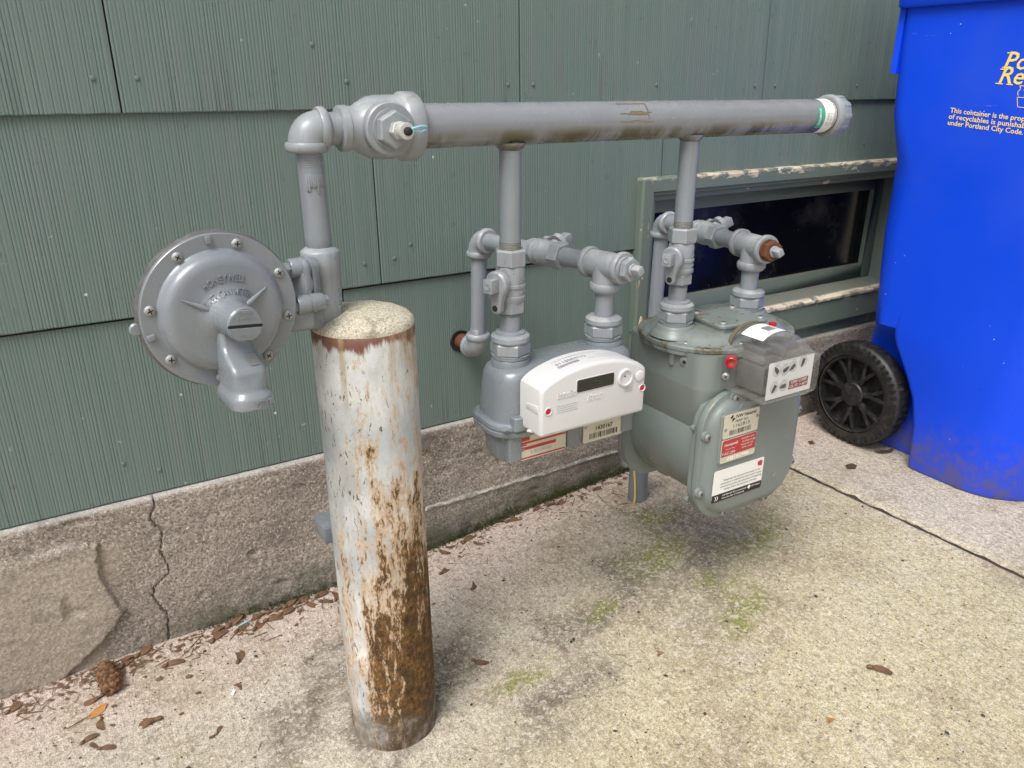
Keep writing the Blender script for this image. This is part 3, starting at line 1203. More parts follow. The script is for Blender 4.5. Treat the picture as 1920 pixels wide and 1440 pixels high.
sash = MB()
gx0, gx1, gz0, gz1 = OX0 + .046, OX1 - .046, .375, OZ1 - .046
for (a, b, c, d) in ((gx0, gx0 + .036, gz0, gz1), (gx1 - .036, gx1, gz0, gz1), (gx0 + .036, gx1 - .036, gz0, gz0 + .036), (gx0 + .036, gx1 - .036, gz1 - .034, gz1)):
    sash.b(a, b, .030, .056, c, d)
window = sash.build('basement_window', 'trim', house, 30, bevel=.002)
board(lambda d, y: (OX0 + d, y, .37), lambda d, y: (OX0 + d, y, OZ1 - d), 'casing_board', window)
board(lambda d, y: (OX0 + d, y, OZ1 - d - .0006), lambda d, y: (OX1 - d, y, OZ1 - d - .0006), 'casing_board', window)
board(lambda d, y: (OX1 - d, y, .37), lambda d, y: (OX1 - d, y, OZ1 - d), 'casing_board', window)
s = MB()
n = 40
rings = []
for i in range(n + 1):
    x = OX0 + .002 + (OX1 - OX0 - .004) * i / n
    q = .0012 * mn.noise(Vector((x * 22, 5, 0)))
    rings.append([(x, .056, .378), (x, -.018, .368 + q), (x, -.034 + q, .362 + q), (x, -.034 + q, .356), (x, -.030, .352), (x, -.030, .298), (x, -.026, .292), (x, .004, .292), (x, .056, .34)])
s.loft(rings)
s.build('sill', 'trim', window, 28)
p = MB()
p.b(gx0 + .030, gx1 - .030, .043, .047, gz0 + .030, gz1 - .028)
p.build('glass_pane', 'glass', window, 0)
r = MB()                                                      # dark cellar behind the pane
r.v = [(gx0, .062, .30), (gx1, .062, .30), (gx1, .062, .68), (gx0, .062, .68), (gx0, .6, .30), (gx1, .6, .30), (gx1, .6, .68), (gx0, .6, .68)]
r.f = [(4, 5, 6, 7), (0, 1, 5, 4), (2, 3, 7, 6), (0, 4, 7, 3), (1, 2, 6, 5)]
r.build('cellar_recess', 'interior', window, 0)
sp = MB()                                                     # bare split wood at the foot of the left casing
sp.loft([[(1.005, -.0285, .352), (1.026, -.0285, .352), (1.024, -.031, .356), (1.008, -.031, .356)], [(1.008, -.028, .385), (1.022, -.028, .38), (1.020, -.0315, .378), (1.010, -.0315, .381)],
         [(1.012, -.027, .408), (1.017, -.027, .405), (1.0165, -.0295, .40), (1.013, -.0295, .402)]])
sp.build('split_wood', 'wood', window, 20)
# opening where the first house pipe goes through the shingles
hole = MB()
n_ = 26
hole.loft([[V(.6085 + (r_ + .0018 * mn.noise(Vector((j * .7, r_ * 90, 3)))) * cos(2 * pi * j / n_), y_, .4165 + (r_ + .0018 * mn.noise(Vector((j * .7, r_ * 90, 3)))) * sin(2 * pi * j / n_)) for j in range(n_)] for r_, y_ in ((.0200, -.0100), (.0205, -.0116), (.0188, -.0122), (.0168, -.0112))], False, True)
hole.build('pipe_hole', 'black', house, 30)


# ================================================================== GAS PIPEWORK
HY = -.365
HZ = .804


def ball_valve(parent, px, up, lever_dir, mat='galv', name='shutoff_valve', L=.082, y=None):
    """gas cock: hexagon ends, ribbed body, round lock-wing with an eye and a square stem. o = inlet end, up = direction along the bore"""
    o = Vector(px)
    d = Vector(up).normalized()
    ld = Vector(lever_dir).normalized()
    b = MB()
    b.hexa(o, d, .0205, .022, .1, ld, .3)
    b.lathe([(.020, .0165), (.026, .0185), (.043, .0185), (.044, .0198), (.0475, .0198), (.0485, .0185), (.058, .0185), (.059, .0196), (.0625, .0196), (.066, .0175), (.069, .0165)], o, d, 28, ld)
    b.hexa(o + d * .066, d, .0185, L - .066, .1, ld, .3)
    b.lathe([(0, .0125), (.020, .0115), (.021, .009), (.024, .009)], o + d * .040, ld, 20)
    v = b.build(name, mat, parent, 35)
    c = o + d * .040 + ld * .0225
    lv = MB()
    X, Y, D = basis(ld, d)                                  # X along bore
    out = []
    for i in range(25):                                     # tear-drop outline: round head, narrow eye end
        a = -2.35 + 4.7 * i / 24
        out.append((cos(a) * -.0165, sin(a) * .0165))
    out += [(.024, .0075)] + [(.031 + .0075 * cos(a), .0075 * sin(a)) for a in (1.3, .8, .3, -.3, -.8, -1.3)] + [(.024, -.0075)]
    fr = Fr(c, X, Y)
    if fr.n.dot(ld) < 0:
        fr.n = -fr.n
    fr.plate(lv, out, 0, .0095, bev=.0022)
    lo = lv.build('lock_wing', mat, v, 40)
    e = MB()
    e.lathe([(0, .0042), (.0002, .0042)], fr.p(.0305, 0, .00965), fr.n, 14)
    e.build('eye_hole', 'black', v, 0)
    st = MB()
    M = Matrix((X, Y, ld)).transposed()
    st.box(c + ld * .0165, (.017, .0135, .015), M)
    st.lathe([(0, .0045), (.001, .0045), (.001, .003), (.0004, .003)], c + ld * .024, ld, 14)
    st.build('square_stem', mat, v, 30, bevel=.0016)
    t = MB()
    f3 = Fr(c + ld * .0097, -Y if fr.n.dot(ld) > 0 else Y, -X)
    return v


def union_nut(parent, c, mat='galv', r=.0265):
    """meter swivel: hexagon nut with a rounded shoulder above, c = centre of nut bottom"""
    m = MB()
    c = Vector(c)
    m.lathe([(-.001, .0225), (.0, .0245), (.004, .0252), (.0045, .0258)], c, (0, 0, 1), 32)
    m.hexa(c + V(0, 0, .004), (0, 0, 1), r, .017, .14, (1, 0, 0), .35)
    m.lathe([(0, r * .90), (.003, r * .97), (.0085, r * .955), (.0115, r * .80), (.012, r * .62)], c + V(0, 0, .0205), (0, 0, 1), 32)
    return m.build('union_nut', mat, parent, 32)


man = thing('gas_manifold', (.66, HY, HZ), 'long thick grey header pipe with two branches hanging down in front of the shingles', 'gas pipe')
hd = MB()
hd.cyl((.374, HY, HZ), (1.062, HY, HZ - .003), .0241, 48)
hdr = hd.build('header_pipe', 'header', man, 40)
w = MB()
w.lathe([(0, .0241), (.001, .0252), (.0045, .0252), (.0055, .0241)], (.6, HY, HZ), (1, 0, 0), 40)
pt = MB()                                                     # peeled strip with ragged edge on the header
for i in range(26):                                           # torn remains of tape on the header
    a = R(rnd.choice((62, 60, 58, 30, 26, 22, 20, 2, -4)) + rnd.uniform(-2, 2))
    L = rnd.uniform(.008, .026)
    x = .668 + rnd.uniform(-.014, .018)
    M = Matrix(((1, 0, 0), (0, -sin(a), -cos(a)), (0, cos(a), -sin(a))))
    pt.box(V(x, HY - .0242 * cos(a), HZ - .001 + .0242 * sin(a)), (L, rnd.uniform(.0006, .0016), .0005), M)
for i in range(12):
    a = R(8 + i * 4)
    x = .690 + .0016 * mn.noise(Vector((i * .9, 0, 0)))
    M = Matrix(((1, 0, 0), (0, -sin(a), -cos(a)), (0, cos(a), -sin(a))))
    pt.box(V(x, HY - .0242 * cos(a), HZ - .001 + .0242 * sin(a)), (.0015, .0016, .0006), M)
tag(pt.build('tape_residue', 'residue', man, 0), 'torn brown tape residue on the header pipe', None, None, 'stuff')
# white wrap label and green sticker near the cap
lb = MB()
lb.lathe([(0, .02445), (.026, .02445)], (1.032, HY, HZ - .003), (1, 0, 0), 48, cap0=False, cap1=False)
lb.build('paper_label', 'card', man, 40)


def on_cyl(cx, r, z0=HZ - .003):                              # text wrapped on the header, running downwards
    def f(x, y, z):
        a = x / r
        return V(cx + y, HY - (r + z) * cos(a), z0 - (r + z) * sin(a))
    return f


gs = MB()
k0 = len(gs.v)
na = 12
for i in range(na + 1):
    a = -.55 + 1.25 * i / na
    for x in (1.016, 1.0315):
        gs.v.append((x, HY - .0245 * cos(a), HZ - .003 - .0245 * sin(a)))
for i in range(na):
    gs.f.append((2 * i, 2 * i + 1, 2 * i + 3, 2 * i + 2))
gl = gs.build('sticker', 'teal', man, 40)
tb = MB()
letter(tb, None, 'STAMPING', .0, 0, .006, off=.0003, bold=.02, fn=on_cyl(1.021, .0246), width=.024)
tb.v and tb.build('sticker_print', 'card', man, 0)
tb = MB()
for i, s_ in enumerate(('A53 GRADE B', '1 1/2 IN', 'PIPE 40')):
    letter(tb, None, s_, .004, 0, .0042, off=.0003, fn=on_cyl(1.052 - i * .0065, .02455), width=.018)
tb.build('label_print', 'inkg', man, 0)
ec = MB()
ec.lathe([(0, .0255), (.001, .0285), (.004, .0305), (.010, .0305), (.0115, .0292), (.026, .0285), (.031, .0262), (.0325, .020)], (1.060, HY, HZ - .003), (1, 0, 0), 36)
ecap = ec.build('end_cap', 'galv', man, 35)
rb = MB()
for i in range(10):
    a = 2 * pi * i / 10
    M = Matrix(((1, 0, 0), (0, cos(a), -sin(a)), (0, sin(a), cos(a))))
    rb.box(V(1.0795, HY, HZ - .003) + M @ V(0, .0284, 0), (.0165, .0026, .007), M)
each(rb, 'cap_rib', 'galv', ecap, 30, bevel=.0008)
th = MB()
threads(th, (1.0535, HY, HZ - .003), (1, 0, 0), .0243, .007, 4)
each(th, 'thread', 'thread', man, 40)

# reducing tee at the left with hexagon plug and test fitting
te = MB()
te.lathe([(.0205, .0185), (.024, .0215), (.030, .0225), (.036, .0222), (.042, .0262), (.052, .0315), (.062, .0330), (.085, .0330), (.088, .0348), (.090, .0362), (.104, .0362), (.107, .0345), (.108, .027)], (.268, HY, HZ), (1, 0, 0), 48)
te.lathe([(0, .0265), (.020, .0255), (.022, .0270), (.0285, .0270), (.030, .0255)], (.331, HY - .008, HZ), (0, -1, 0), 40)
te.lathe([(.0, .0218), (.001, .0232), (.008, .0236), (.0095, .0215)], (.2875, HY, HZ), (1, 0, 0), 40)
tee = te.build('reducing_tee', 'galv', man, 40)
hp = MB()
hp.lathe([(0, .0205), (.005, .0205)], (.331, HY - .036, HZ), (0, -1, 0), 30)
hp.hexa((.331, HY - .040, HZ), (0, -1, 0), .0192, .012, .12, (1, 0, 0), .5)
hx = hp.build('hex_plug', 'galv', man, 35)
tf = MB()
tf.hexa((.331, HY - .052, HZ), (0, -1, 0), .0092, .010, .1, (1, 0, 0), .2)
tf.lathe([(0, .0058), (.006, .0058), (.007, .0085), (.016, .0085), (.0175, .0078), (.0178, .004)], (.331, HY - .061, HZ), (0, -1, 0), 20)
tfo = tf.build('test_fitting', 'fitting', hx, 35)
kn = MB()
kn.lathe([(0, .0042), (.004, .0042), (.0055, .003), (.006, .001)], (.331, HY - .0785, HZ), (0, -1, 0), 14)
kn.build('fitting_tip', 'black', hx, 40)
wr = MB()
wr.tube([V(.331, HY - .0805, HZ + .001), V(.336, HY - .083, HZ + .003), V(.345, HY - .083, HZ + .005), V(.351, HY - .081, HZ + .004), V(.352, HY - .079, HZ + .001), V(.347, HY - .079, HZ - .001), V(.338, HY - .081, HZ)], .0011, 8)
wr.build('seal_wire', 'cyan', hx, 50)
th = MB()
threads(th, (.374, HY, HZ), (1, 0, 0), .0243, .006, 3)
each(th, 'thread', 'thread', man, 40)
np_ = MB()
np_.cyl((.262, HY, HZ), (.295, HY, HZ), .0167, 30)
np_.build('nipple', 'pipe', man)
RX = .2545
el = MB()
elbow(el, (RX - .0015, HY, HZ), (1, 0, 0), (0, 0, -1), .0165, .0192, .0225, .009, 28)
el.build('elbow', 'galv', man, 40)
rp = MB()                                                     # swaged nipple down to the regulator
rp.lathe([(0, .0134), (.050, .0134), (.085, .0138), (.088, .0140), (.096, .0138), (.101, .0122), (.104, .0112), (.130, .0110)], (RX, HY, HZ - .022), (.018, .012, -1), 32)
rp.build('swaged_nipple', 'pipe', man, 40)
th = MB()
threads(th, (RX, HY, HZ - .0265), (.018, .012, -1), .0133, .010, 5)
threads(th, (RX + .0021, HY + .0013, HZ - .117), (.018, .012, -1), .0108, .008, 4)
each(th, 'thread', 'pipe', man, 40)
# paint scab on the swaged nipple
pb = MB()
for i in range(9):
    a = -2.25 + .17 * i
    h = .010 + .011 * rnd.random()
    for kx in range(1):
        c = V(RX, HY, HZ - .043 - h / 2)
        pb.box(c + V(cos(a), sin(a), 0) * .0136, (.0012, .0023, h), Matrix(((cos(a), -sin(a), 0), (sin(a), cos(a), 0), (0, 0, 1))))
pb.build('paint_scab', 'pipe', man, 30, bevel=.0004)

BR = ((.498, 'a'), (.7865, 'b'))
for bx, _ in BR:
    wc = MB()
    wc.lathe([(0, .0185), (-.003, .0180), (-.007, .0150), (-.0085, .0134)], (bx, HY, HZ - .0215), (0, 0, 1), 32)
    wc.build('weld_collar', 'header', man, 50)
    bp = MB()
    bp.cyl((bx, HY, HZ - .020), (bx, HY, .655), .01335, 32)
    bp.build('branch_pipe', 'pipe', man)
    th = MB()
    threads(th, (bx, HY, .6655), (0, 0, -1), .0134, .010, 5)
    each(th, 'thread', 'thread', man, 40)
    ball_valve(man, (bx, HY, .656), (0, 0, -1), (-.93, -.37, 0))
    th = MB()
    threads(th, (bx, HY, .576), (0, 0, -1), .0133, .006, 4)
    each(th, 'thread', 'pipe', man, 40)
    np_ = MB()
    np_.cyl((bx, HY, .570), (bx, HY, .542), .01335, 28)
    np_.lathe([(0, .0135), (.0015, .0195), (.004, .0200)], (bx, HY, .5505), (0, 0, -1), 28)
    np_.build('nipple', 'pipe', man)
    union_nut(man, (bx, HY, .5145))
# raised casting marks on the valves
cm = MB()


def on_post(cx, r, a0):
    def f(x, y, z):
        a = a0 + x / r
        return V(cx + (r + z) * sin(a), HY - (r + z) * cos(a), y)
    return f


for bx, _ in BR:
    cm = MB()
    letter(cm, None, '3/4', .0, .613, .0085, off=-.0002, extrude=.0010, bold=.02, fn=on_post(bx, .0185, .72), rot=pi / 2)
    letter(cm, None, '175G', .0, .646, .0070, off=-.0010, extrude=.0011, bold=.01, fn=on_post(bx, .0192, .78), rot=pi / 2)
    letter(cm, None, 'T7A', .0, .594, .0055, off=.0006, extrude=.0006, bold=.01, fn=on_post(bx, .0185, .66))
    letter(cm, None, 'AGA', .0, .603, .0055, off=-.0002, extrude=.0010, bold=.02, fn=on_post(bx, .0185, .55))
    f = on_post(bx, .0185, .34)
    for a in range(20):
        b0, b1 = 2 * pi * a / 20, 2 * pi * (a + 1) / 20
        k = len(cm.v)
        for bb, rr in ((b0, .0042), (b0, .0052), (b1, .0052), (b1, .0042)):
            cm.v.append(tuple(f(rr * cos(bb), .615 + rr * sin(bb), .0007)))
        cm.f.append((k, k + 1, k + 2, k + 3))
    letter(cm, None, 'G', .0, .615, .006, off=-.0002, extrude=.0007, bold=.01, fn=f)
    cm.build('raised_marks', 'galv', man, 0)


# ---------------------------------------------------------------- outlet runs back to the house
def house_run(T, E, low, wall, label, plugmat, tipmat, cat='pipe'):
    """T tee centre, E back elbow centre, low = z of bottom elbow"""
    t = thing('house_pipe', (E[0], E[1], low), label, cat, 'outlet pipe runs into the house')
    T, E = Vector(T), Vector(E)
    d = (E - T).normalized()
    m = MB()
    m.tube([T - d * .030, T + d * .030], .0182, 28)
    band(m, T - d * .036, d, .0218, .010)
    band(m, T + d * .027, d, .0218, .010)
    m.cyl(T, T - V(0, 0, .030), .0182, 28)
    m.lathe([(-.004, .0182), (0, .0182)], T, (0, 0, -1), 20)
    band(m, T - V(0, 0, .024), (0, 0, -1), .0218, .011)
    m.build('tee', 'galv', t, 40)
    h = MB()
    h.lathe([(0, .0165), (.006, .0165)], T - d * .034, -d, 26)
    h.hexa(T - d * .040, -d, .0165, .009, .12, None, .4)
    ho = h.build('hex_bushing', plugmat, t, 35)
    q = MB()
    X, Y, D = basis(-d, (0, 0, 1))
    q.lathe([(0, .0088), (.004, .0088)], T - d * .049, -d, 20)
    q.box(T - d * .058, (.0115, .0115, .016), Matrix((X, Y, D)).transposed() @ Matrix.Rotation(.5, 3, 'Z'))
    q.build('square_plug', tipmat, ho, 30, bevel=.0018)
    n = MB()
    n.cyl(T - V(0, 0, .032), (T.x, T.y, .543), .01335, 28)
    n.build('nipple', 'pipe', t)
    union_nut(t, (T.x, T.y, .5145))
    n = MB()
    n.cyl(T + d * .035, T + d * .088, .01335, 28)
    n.build('nipple', 'pipe', t)
    side = d.cross(V(0, 0, 1)).normalized()
    ball_valve(t, T + d * .085, d, (side * .90 + V(0, 0, .42)))
    n = MB()
    n.cyl(T + d * .160, E - d * .020, .01335, 28)
    n.build('nipple', 'pipe', t)
    m = MB()
    elbow(m, E, -d, (0, 0, -1), .0235, .0180, .0212, .0095, 28)
    m.build('elbow', 'galv', t, 40)
    L = V(E.x - .004, E.y, low)
    m = MB()
    m.cyl(E - V(0, 0, .022), L + V(0, 0, .020), .01335, 28)
    m.build('drop_pipe', 'pipe', t)
    th = MB()
    threads(th, E - V(0, 0, .0275), (0, 0, -1), .0133, .008, 4)
    threads(th, L + V(0, 0, .0375), (0, 0, -1), .0133, .008, 4)
    each(th, 'thread', 'pipe', t, 40)
    wd_ = (Vector(wall) - L)
    wd_.z = 0
    m = MB()
    elbow(m, L, (0, 0, 1), wd_, .0235, .0182, .0215, .0095, 28)
    m.build('elbow', 'galv', t, 40)
    m = MB()
    wn_ = wd_.normalized()
    m.cyl(L + wn_ * .024, L + wn_ * (wd_.length + .04), .0135, 28)
    m.build('wall_nipple', 'rust', t)
    return t


r1 = house_run((.6505, HY, .6175), (.6185, -.066, .6065), .4165, (.6085, .01, .41),
               'grey outlet pipe from the white meter dropping to an elbow at a rusty hole', 'galv', 'galv')
r2 = house_run((.9365, HY, .6135), (.990, -.098, .6085), .285, (.990, .02, .285),
               'grey outlet pipe with a rusty orange plug crossing the basement window', 'rust', 'galv')

# ---------------------------------------------------------------- gas riser hidden behind the post
sr = thing('service_riser', (.298, -.270, 0), 'grey riser pipe with a square clamp mostly hidden behind the rusty post', 'pipe')
m = MB()
m.cyl((.298, -.270, -.02), (.298, -.270, .560), .0134, 24)
m.build('riser_pipe', 'stub', sr)
m = MB()
m.tube([V(.2600, -.3480, .6085), V(.2650, -.3370, .6080), V(.2740, -.3180, .6060), V(.2850, -.2950, .6010), V(.2930, -.2800, .5920), V(.2970, -.2720, .5780), V(.298, -.270, .555)], .0120, 20)
m.build('inlet_bend', 'stub', sr)
m = MB()
m.b(.2500, .326, -.293, -.247, .268, .292)
m.build('clamp', 'stub', sr, 30, bevel=.002)

st = thing('pipe_stub', (.952, -.122, .048), 'short dull grey pipe stub rising from the paving behind the large meter', 'pipe')
m = MB()
m.lathe([(-.04, .0195), (.10, .0195), (.102, .0215), (.118, .0215), (.120, .017), (.126, .006)], (.952, -.122, .048), (0, 0, 1), 28)
m.build('stub_pipe', 'stub', st)
m = MB()
m.tube([V(.9335, -.137, .040), V(.931, -.1375, .050), V(.934, -.136, .062), V(.9335, -.134, .09), V(.931, -.130, .13), V(.935, -.12, .165), V(.946, -.11, .172)], .0022, 8)
tag(m.build('tracer_wire', 'wire'), 'yellow tracer wire standing beside the pipe stub behind the large meter', 'wire')

# ================================================================== PRESSURE REGULATOR
DN = V(.12, -.993, 0).normalized()
DC = V(.1375, -.420, .643)
reg = thing('pressure_regulator', (.2565, HY, .60), 'round grey gas regulator with a domed disc and downward vent', 'regulator')
DU = V(0, 0, 1).cross(DN).normalized()
rf = Fr(DC, DU, (0, 0, 1))
m = MB()
PROF = [(-.0035, .0765), (-.0035, .0780), (.0012, .0780), (.002, .0772), (.002, .0610), (.0030, .0596), (.0080, .0578), (.0122, .0550), (.0145, .0510), (.0152, .046), (.0150, .040), (.0156, .030), (.0172, .024), (.0205, .0198), (.026, .0176), (.034, .0168), (.052, .0158), (.0525, .012)]
PROF = [(t, r * (.962 if r > .0625 else .998 if r > .022 else 1)) for t, r in PROF]
m.lathe(PROF, DC, DN, 72)
dc = m.build('diaphragm_case', 'reg', reg, 35)
m = MB()
for j in range(2):
    pass
nn = 90
rings = []
for t, r in ((-.012, .0725), (-.0118, .0765), (-.0062, .0772), (-.0050, .0760), (-.0038, .0742)):
    X, Y, D = basis(DN)
    ring = []
    for i in range(nn):
        a = 2 * pi * i / nn
        q = r + .0016 * mn.noise(Vector((cos(a) * 9, sin(a) * 9, t * 300))) + .0010 * mn.noise(Vector((cos(a) * 30, sin(a) * 30, t * 500)))
        ring.append(DC + DN * t + (X * cos(a) + Y * sin(a)) * q)
    rings.append(ring)
m.loft(rings)
m.build('flaked_gasket_edge', 'dirtyedge', reg, 30)
m = MB()
m.lathe([(-.012, .076), (-.020, .062), (-.042, .050), (-.052, .040), (-.055, .0)], DC, DN, 48, cap1=False)
m.build('lower_case', 'reg', reg, 40)
for a in (121, 71, 26, -14, -54, -99, -145, 170):
    screw(reg, rf.p(.0664 * cos(R(a)), .0664 * sin(R(a)), .0018), DN, .0052)
m = MB()
for a, hh in ((94, .005), (191, .005)):
    q = R(a)
    c = rf.p(.0698 * cos(q), .0698 * sin(q), .003)
    m.box(c, (.0075, .0055, .005), Matrix((DU, V(0, 0, 1), DN)).transposed() @ Matrix.Rotation(q, 3, 'Z'))
each(m, 'rim_lug', 'reg', reg, 30, bevel=.0008)
m = MB()
m.lathe([(0, .006), (.003, .0065), (.005, .005)], rf.p(-.0775, -.006, -.010), DN, 14)
m.tube([rf.p(-.0775 + .0042 * cos(a * .5236), -.006 + .0042 * sin(a * .5236), -.008) for a in range(13)], .0017, 8)
m.build('sealing_eye', 'reg', reg, 40)
m = MB()
for (a0, b0), (a1, b1) in (((-.041, .021), (-.014, .0065)), ((.041, .0205), (.0165, .006)), ((.0030, -.0300), (.0035, -.0180))):
    n = 8
    path, rr = [], []
    for i in range(n + 1):
        t = i / n
        path.append(rf.p(a0 + (a1 - a0) * t, b0 + (b1 - b0) * t, .0152 + .0042 * t))
        rr.append(.0005 + .0021 * min(1, t * 1.6))
    m.tube(path[:], rr, 10)
each(m, 'stiffening_rib', 'reg', reg, 60)
m = MB()                                                      # slotted seal cap, in two halves with the slot between
cap = [(.0515, .0168), (.060, .0165), (.0612, .0155), (.0612, .0)]
m.lathe(cap, DC, DN, 40, cap1=False)
cpo = m.build('spring_cap', 'case', reg, 35)
ca, sa = cos(R(-6)), sin(R(-6))
sf = Fr(DC + DN * .0612, DU * ca + V(0, 0, 1) * sa, V(0, 0, 1) * ca - DU * sa)
m = MB()
m.box(sf.p(0, -.0010, .0002), (.0318, .0021, .0008), Matrix((sf.u, sf.w, sf.n)).transposed())
m.build('cap_slot', 'black', cpo, 0)
m = MB()
for (yy, ht) in ((.0072, .0095), (-.0088, .0075)):
    pts = []
    rr = .0155
    y0, y1 = (.0006, .0142) if yy > 0 else (-.0142, -.0026)
    for i in range(17):
        t = -1 + 2 * i / 16
        pts.append((t * math.sqrt(max(0, rr * rr - y0 * y0)), y0))
    up = [(t * math.sqrt(max(0, rr * rr - y1 * y1)), y1) for t in (1, .5, 0, -.5, -1)]
    o_ = [(-math.sqrt(max(0, rr * rr - y * y)), y) for y in [y0 + (y1 - y0) * i / 8 for i in range(9)]]
    p_ = [(math.sqrt(max(0, rr * rr - y * y)), y) for y in [y0 + (y1 - y0) * i / 8 for i in range(9)]]
    sf.plate(m, p_ + o_[::-1], 0, .0013, bev=.0004)
each(m, 'cap_half', 'case', cpo, 30)
m = MB()
letter(m, sf, 'SPRING', 0, .0108, .0042, off=.0013, extrude=.0003, width=.013)
letter(m, sf, 'RANGE 7', 0, .0058, .0042, off=.0013, extrude=.0003, width=.015)
letter(m, sf, '17 in wc', 0, -.0105, .0042, off=.0013, extrude=.0003, width=.012)
m.build('cap_lettering', 'reg', cpo, 0)
# vent hood
HS = [(.000, .016, .004, .0190), (-.006, .022, .003, .0225), (-.016, .0262, .002, .0250), (-.026, .0275, .001, .0275), (-.031, .028, .0, .030), (-.035, .0285, 0, .0365), (-.043, .0295, 0, .0505), (-.047, .030, 0, .0545), (-.051, .030, 0, .0560), (-.066, .0302, 0, .0568),
      (-.069, .0325, 0, .0585), (-.072, .0365, 0, .0615), (-.0745, .0380, 0, .0625), (-.0830, .0385, .0, .0630), (-.0848, .0365, .001, .0615)]
m = MB()
rings = []
for wv, wd2, t0, t1 in HS:
    rr = min(.006 + .010 * max(0, min(1, (-wv - .05) / .02)), wd2 / 2 * .95, (t1 - t0) / 2 * .95)
    wd2 *= 1.10
    out = rrect(wd2, t1 - t0, rr, 5)
    cu_ = .0012
    rings.append([rf.p(cu_ + a, wv, (t0 + t1) / 2 + b) for a, b in out])
m.loft(rings)
hood = m.build('vent_hood', 'reg', reg, 42)
m = MB()
fh = Fr(rf.p(.0012, -.0785, .0632), DU, (0, 0, 1))
letter(m, fh, 'VENT', .006, 0, .0085, off=-.0003, extrude=.0006, width=.017)
m.build('vent_lettering', 'reg', reg, 0)
m = MB()                                                      # pale sticker on the sloping shelf
s0, s1 = V(*rf.p(.0215, -.0355, .0382)), V(*rf.p(.0215, -.0455, .0538))
m.v = [tuple(rf.p(.0030, -.0352, .0382)), tuple(rf.p(.0130, -.0352, .0382)), tuple(rf.p(.0132, -.0430, .0518)), tuple(rf.p(.0035, -.0430, .0518))]
m.f = [(0, 1, 2, 3)]
m.build('foil_sticker', 'steel', reg, 0)
m = MB()


def face_t(r):                                                # height of the cast face at a radius
    pr = [(q_, t_) for t_, q_ in PROF if q_ <= .052 and t_ < .04]
    for (r0, t0), (r1, t1) in zip(pr[:-1], pr[1:]):
        if r1 <= r <= r0:
            return t1 + (t0 - t1) * (r - r1) / max(1e-9, r0 - r1)
    return .0152


def arc_txt(mb, body, rad, size, width, tilt):
    def f(x, y, z):
        a = pi / 2 - x / rad + tilt
        q = rad + y
        u_, v_ = .004 + q * cos(a), -.012 + q * sin(a)
        return rf.p(u_, v_, face_t(math.hypot(u_, v_)) + z)
    letter(mb, None, body, 0, 0, size, off=-.0002, extrude=.0014, bold=.002, fn=f, width=width)


arc_txt(m, 'HONEYWELL', .0465, .0095, .0420, .08)
arc_txt(m, 'AMERICAN METER', .0340, .0085, .0490, .10)
m.build('raised_lettering', 'reg', reg, 0)
# valve body on the right, vertical bore, flange with two bolts
BX, BY = .2570, -.3635
m = MB()
m.lathe([(.004, .0150), (.0, .0205), (-.0015, .0213), (-.024, .0213), (-.026, .0203), (-.055, .0200), (-.075, .0195), (-.0785, .017)], (BX, BY, .6795), (.012, .01, 1), 40)
m.lathe([(0, .013), (.010, .0165), (.016, .0185), (.024, .0185)], (BX - .018, BY - .012, .652), (-.86, -.50, 0), 28)
vb = m.build('valve_body', 'galv', reg, 40)
m = MB()
BD = DU
for z_, yo in ((.6690, -.390), (.6330, -.4035)):
    o = V(.214, yo, z_)
    m.lathe([(0, .0096), (.0015, .0104), (.013, .0104), (.0135, .0092), (.0150, .0092), (.0155, .0102), (.026, .0098), (.030, .0085)], o, BD, 22)
each(m, 'flange_lug', 'reg', reg, 35)
m = MB()
m.loft([[V(.226, -.388 + a, .650 + b) for a, b in rrect(.030, .058, .010)], [V(.234, -.386 + a, .650 + b) for a, b in rrect(.030, .058, .010)]])
m.loft([[V(.2355, -.386 + a, .650 + b) for a, b in rrect(.028, .056, .010)], [V(.246, -.380 + a, .650 + b) for a, b in rrect(.024, .046, .010)]])
m.b(.205, .232, -.405, -.366, .606, .640)
m.b(.212, .250, -.385, -.350, .598, .622)
m.build('flange', 'reg', reg, 35, bevel=.003)
m = MB()
m.hexa((.2075, -.4042, .6330), BD, .0074, .0065, .1, (0, 0, 1), .2)
m.hexa((.2435, -.4000, .6330), BD, .0062, .0055, .1, (0, 0, 1), .1)
m.hexa((.2075, -.3908, .6690), BD, .0074, .0065, .1, (0, 0, 1), .4)
each(m, 'flange_bolt', 'reg', reg, 30)
m = MB()


def on_body(x, y, z):
    a = .62 + y / .0200
    return V(BX + (.0202 + z) * sin(a), BY - (.0202 + z) * cos(a), .632 + x)


letter(m, None, '78934', 0, 0, .0095, off=-.0002, extrude=.0008, bold=.01, fn=on_body, width=.034)
m.build('casting_number', 'galv', reg, 0)

# ================================================================== WHITE-FRONTED GAS METER
MX = .5755
m1 = thing('gas_meter', (MX, HY, .372), 'small gas meter with a curved white plastic front and dark display window', 'gas meter')


def zloft(secs, cx, cy, n=7):                    # secs: (z, width, depth, radius[, dy])
    rings = []
    for q in secs:
        z, w, d, r = q[:4]
        dy = q[4] if len(q) > 4 else 0
        rings.append([V(cx + a, cy + dy + b, z) for a, b in rrect(w, d, r, n)])
    return rings


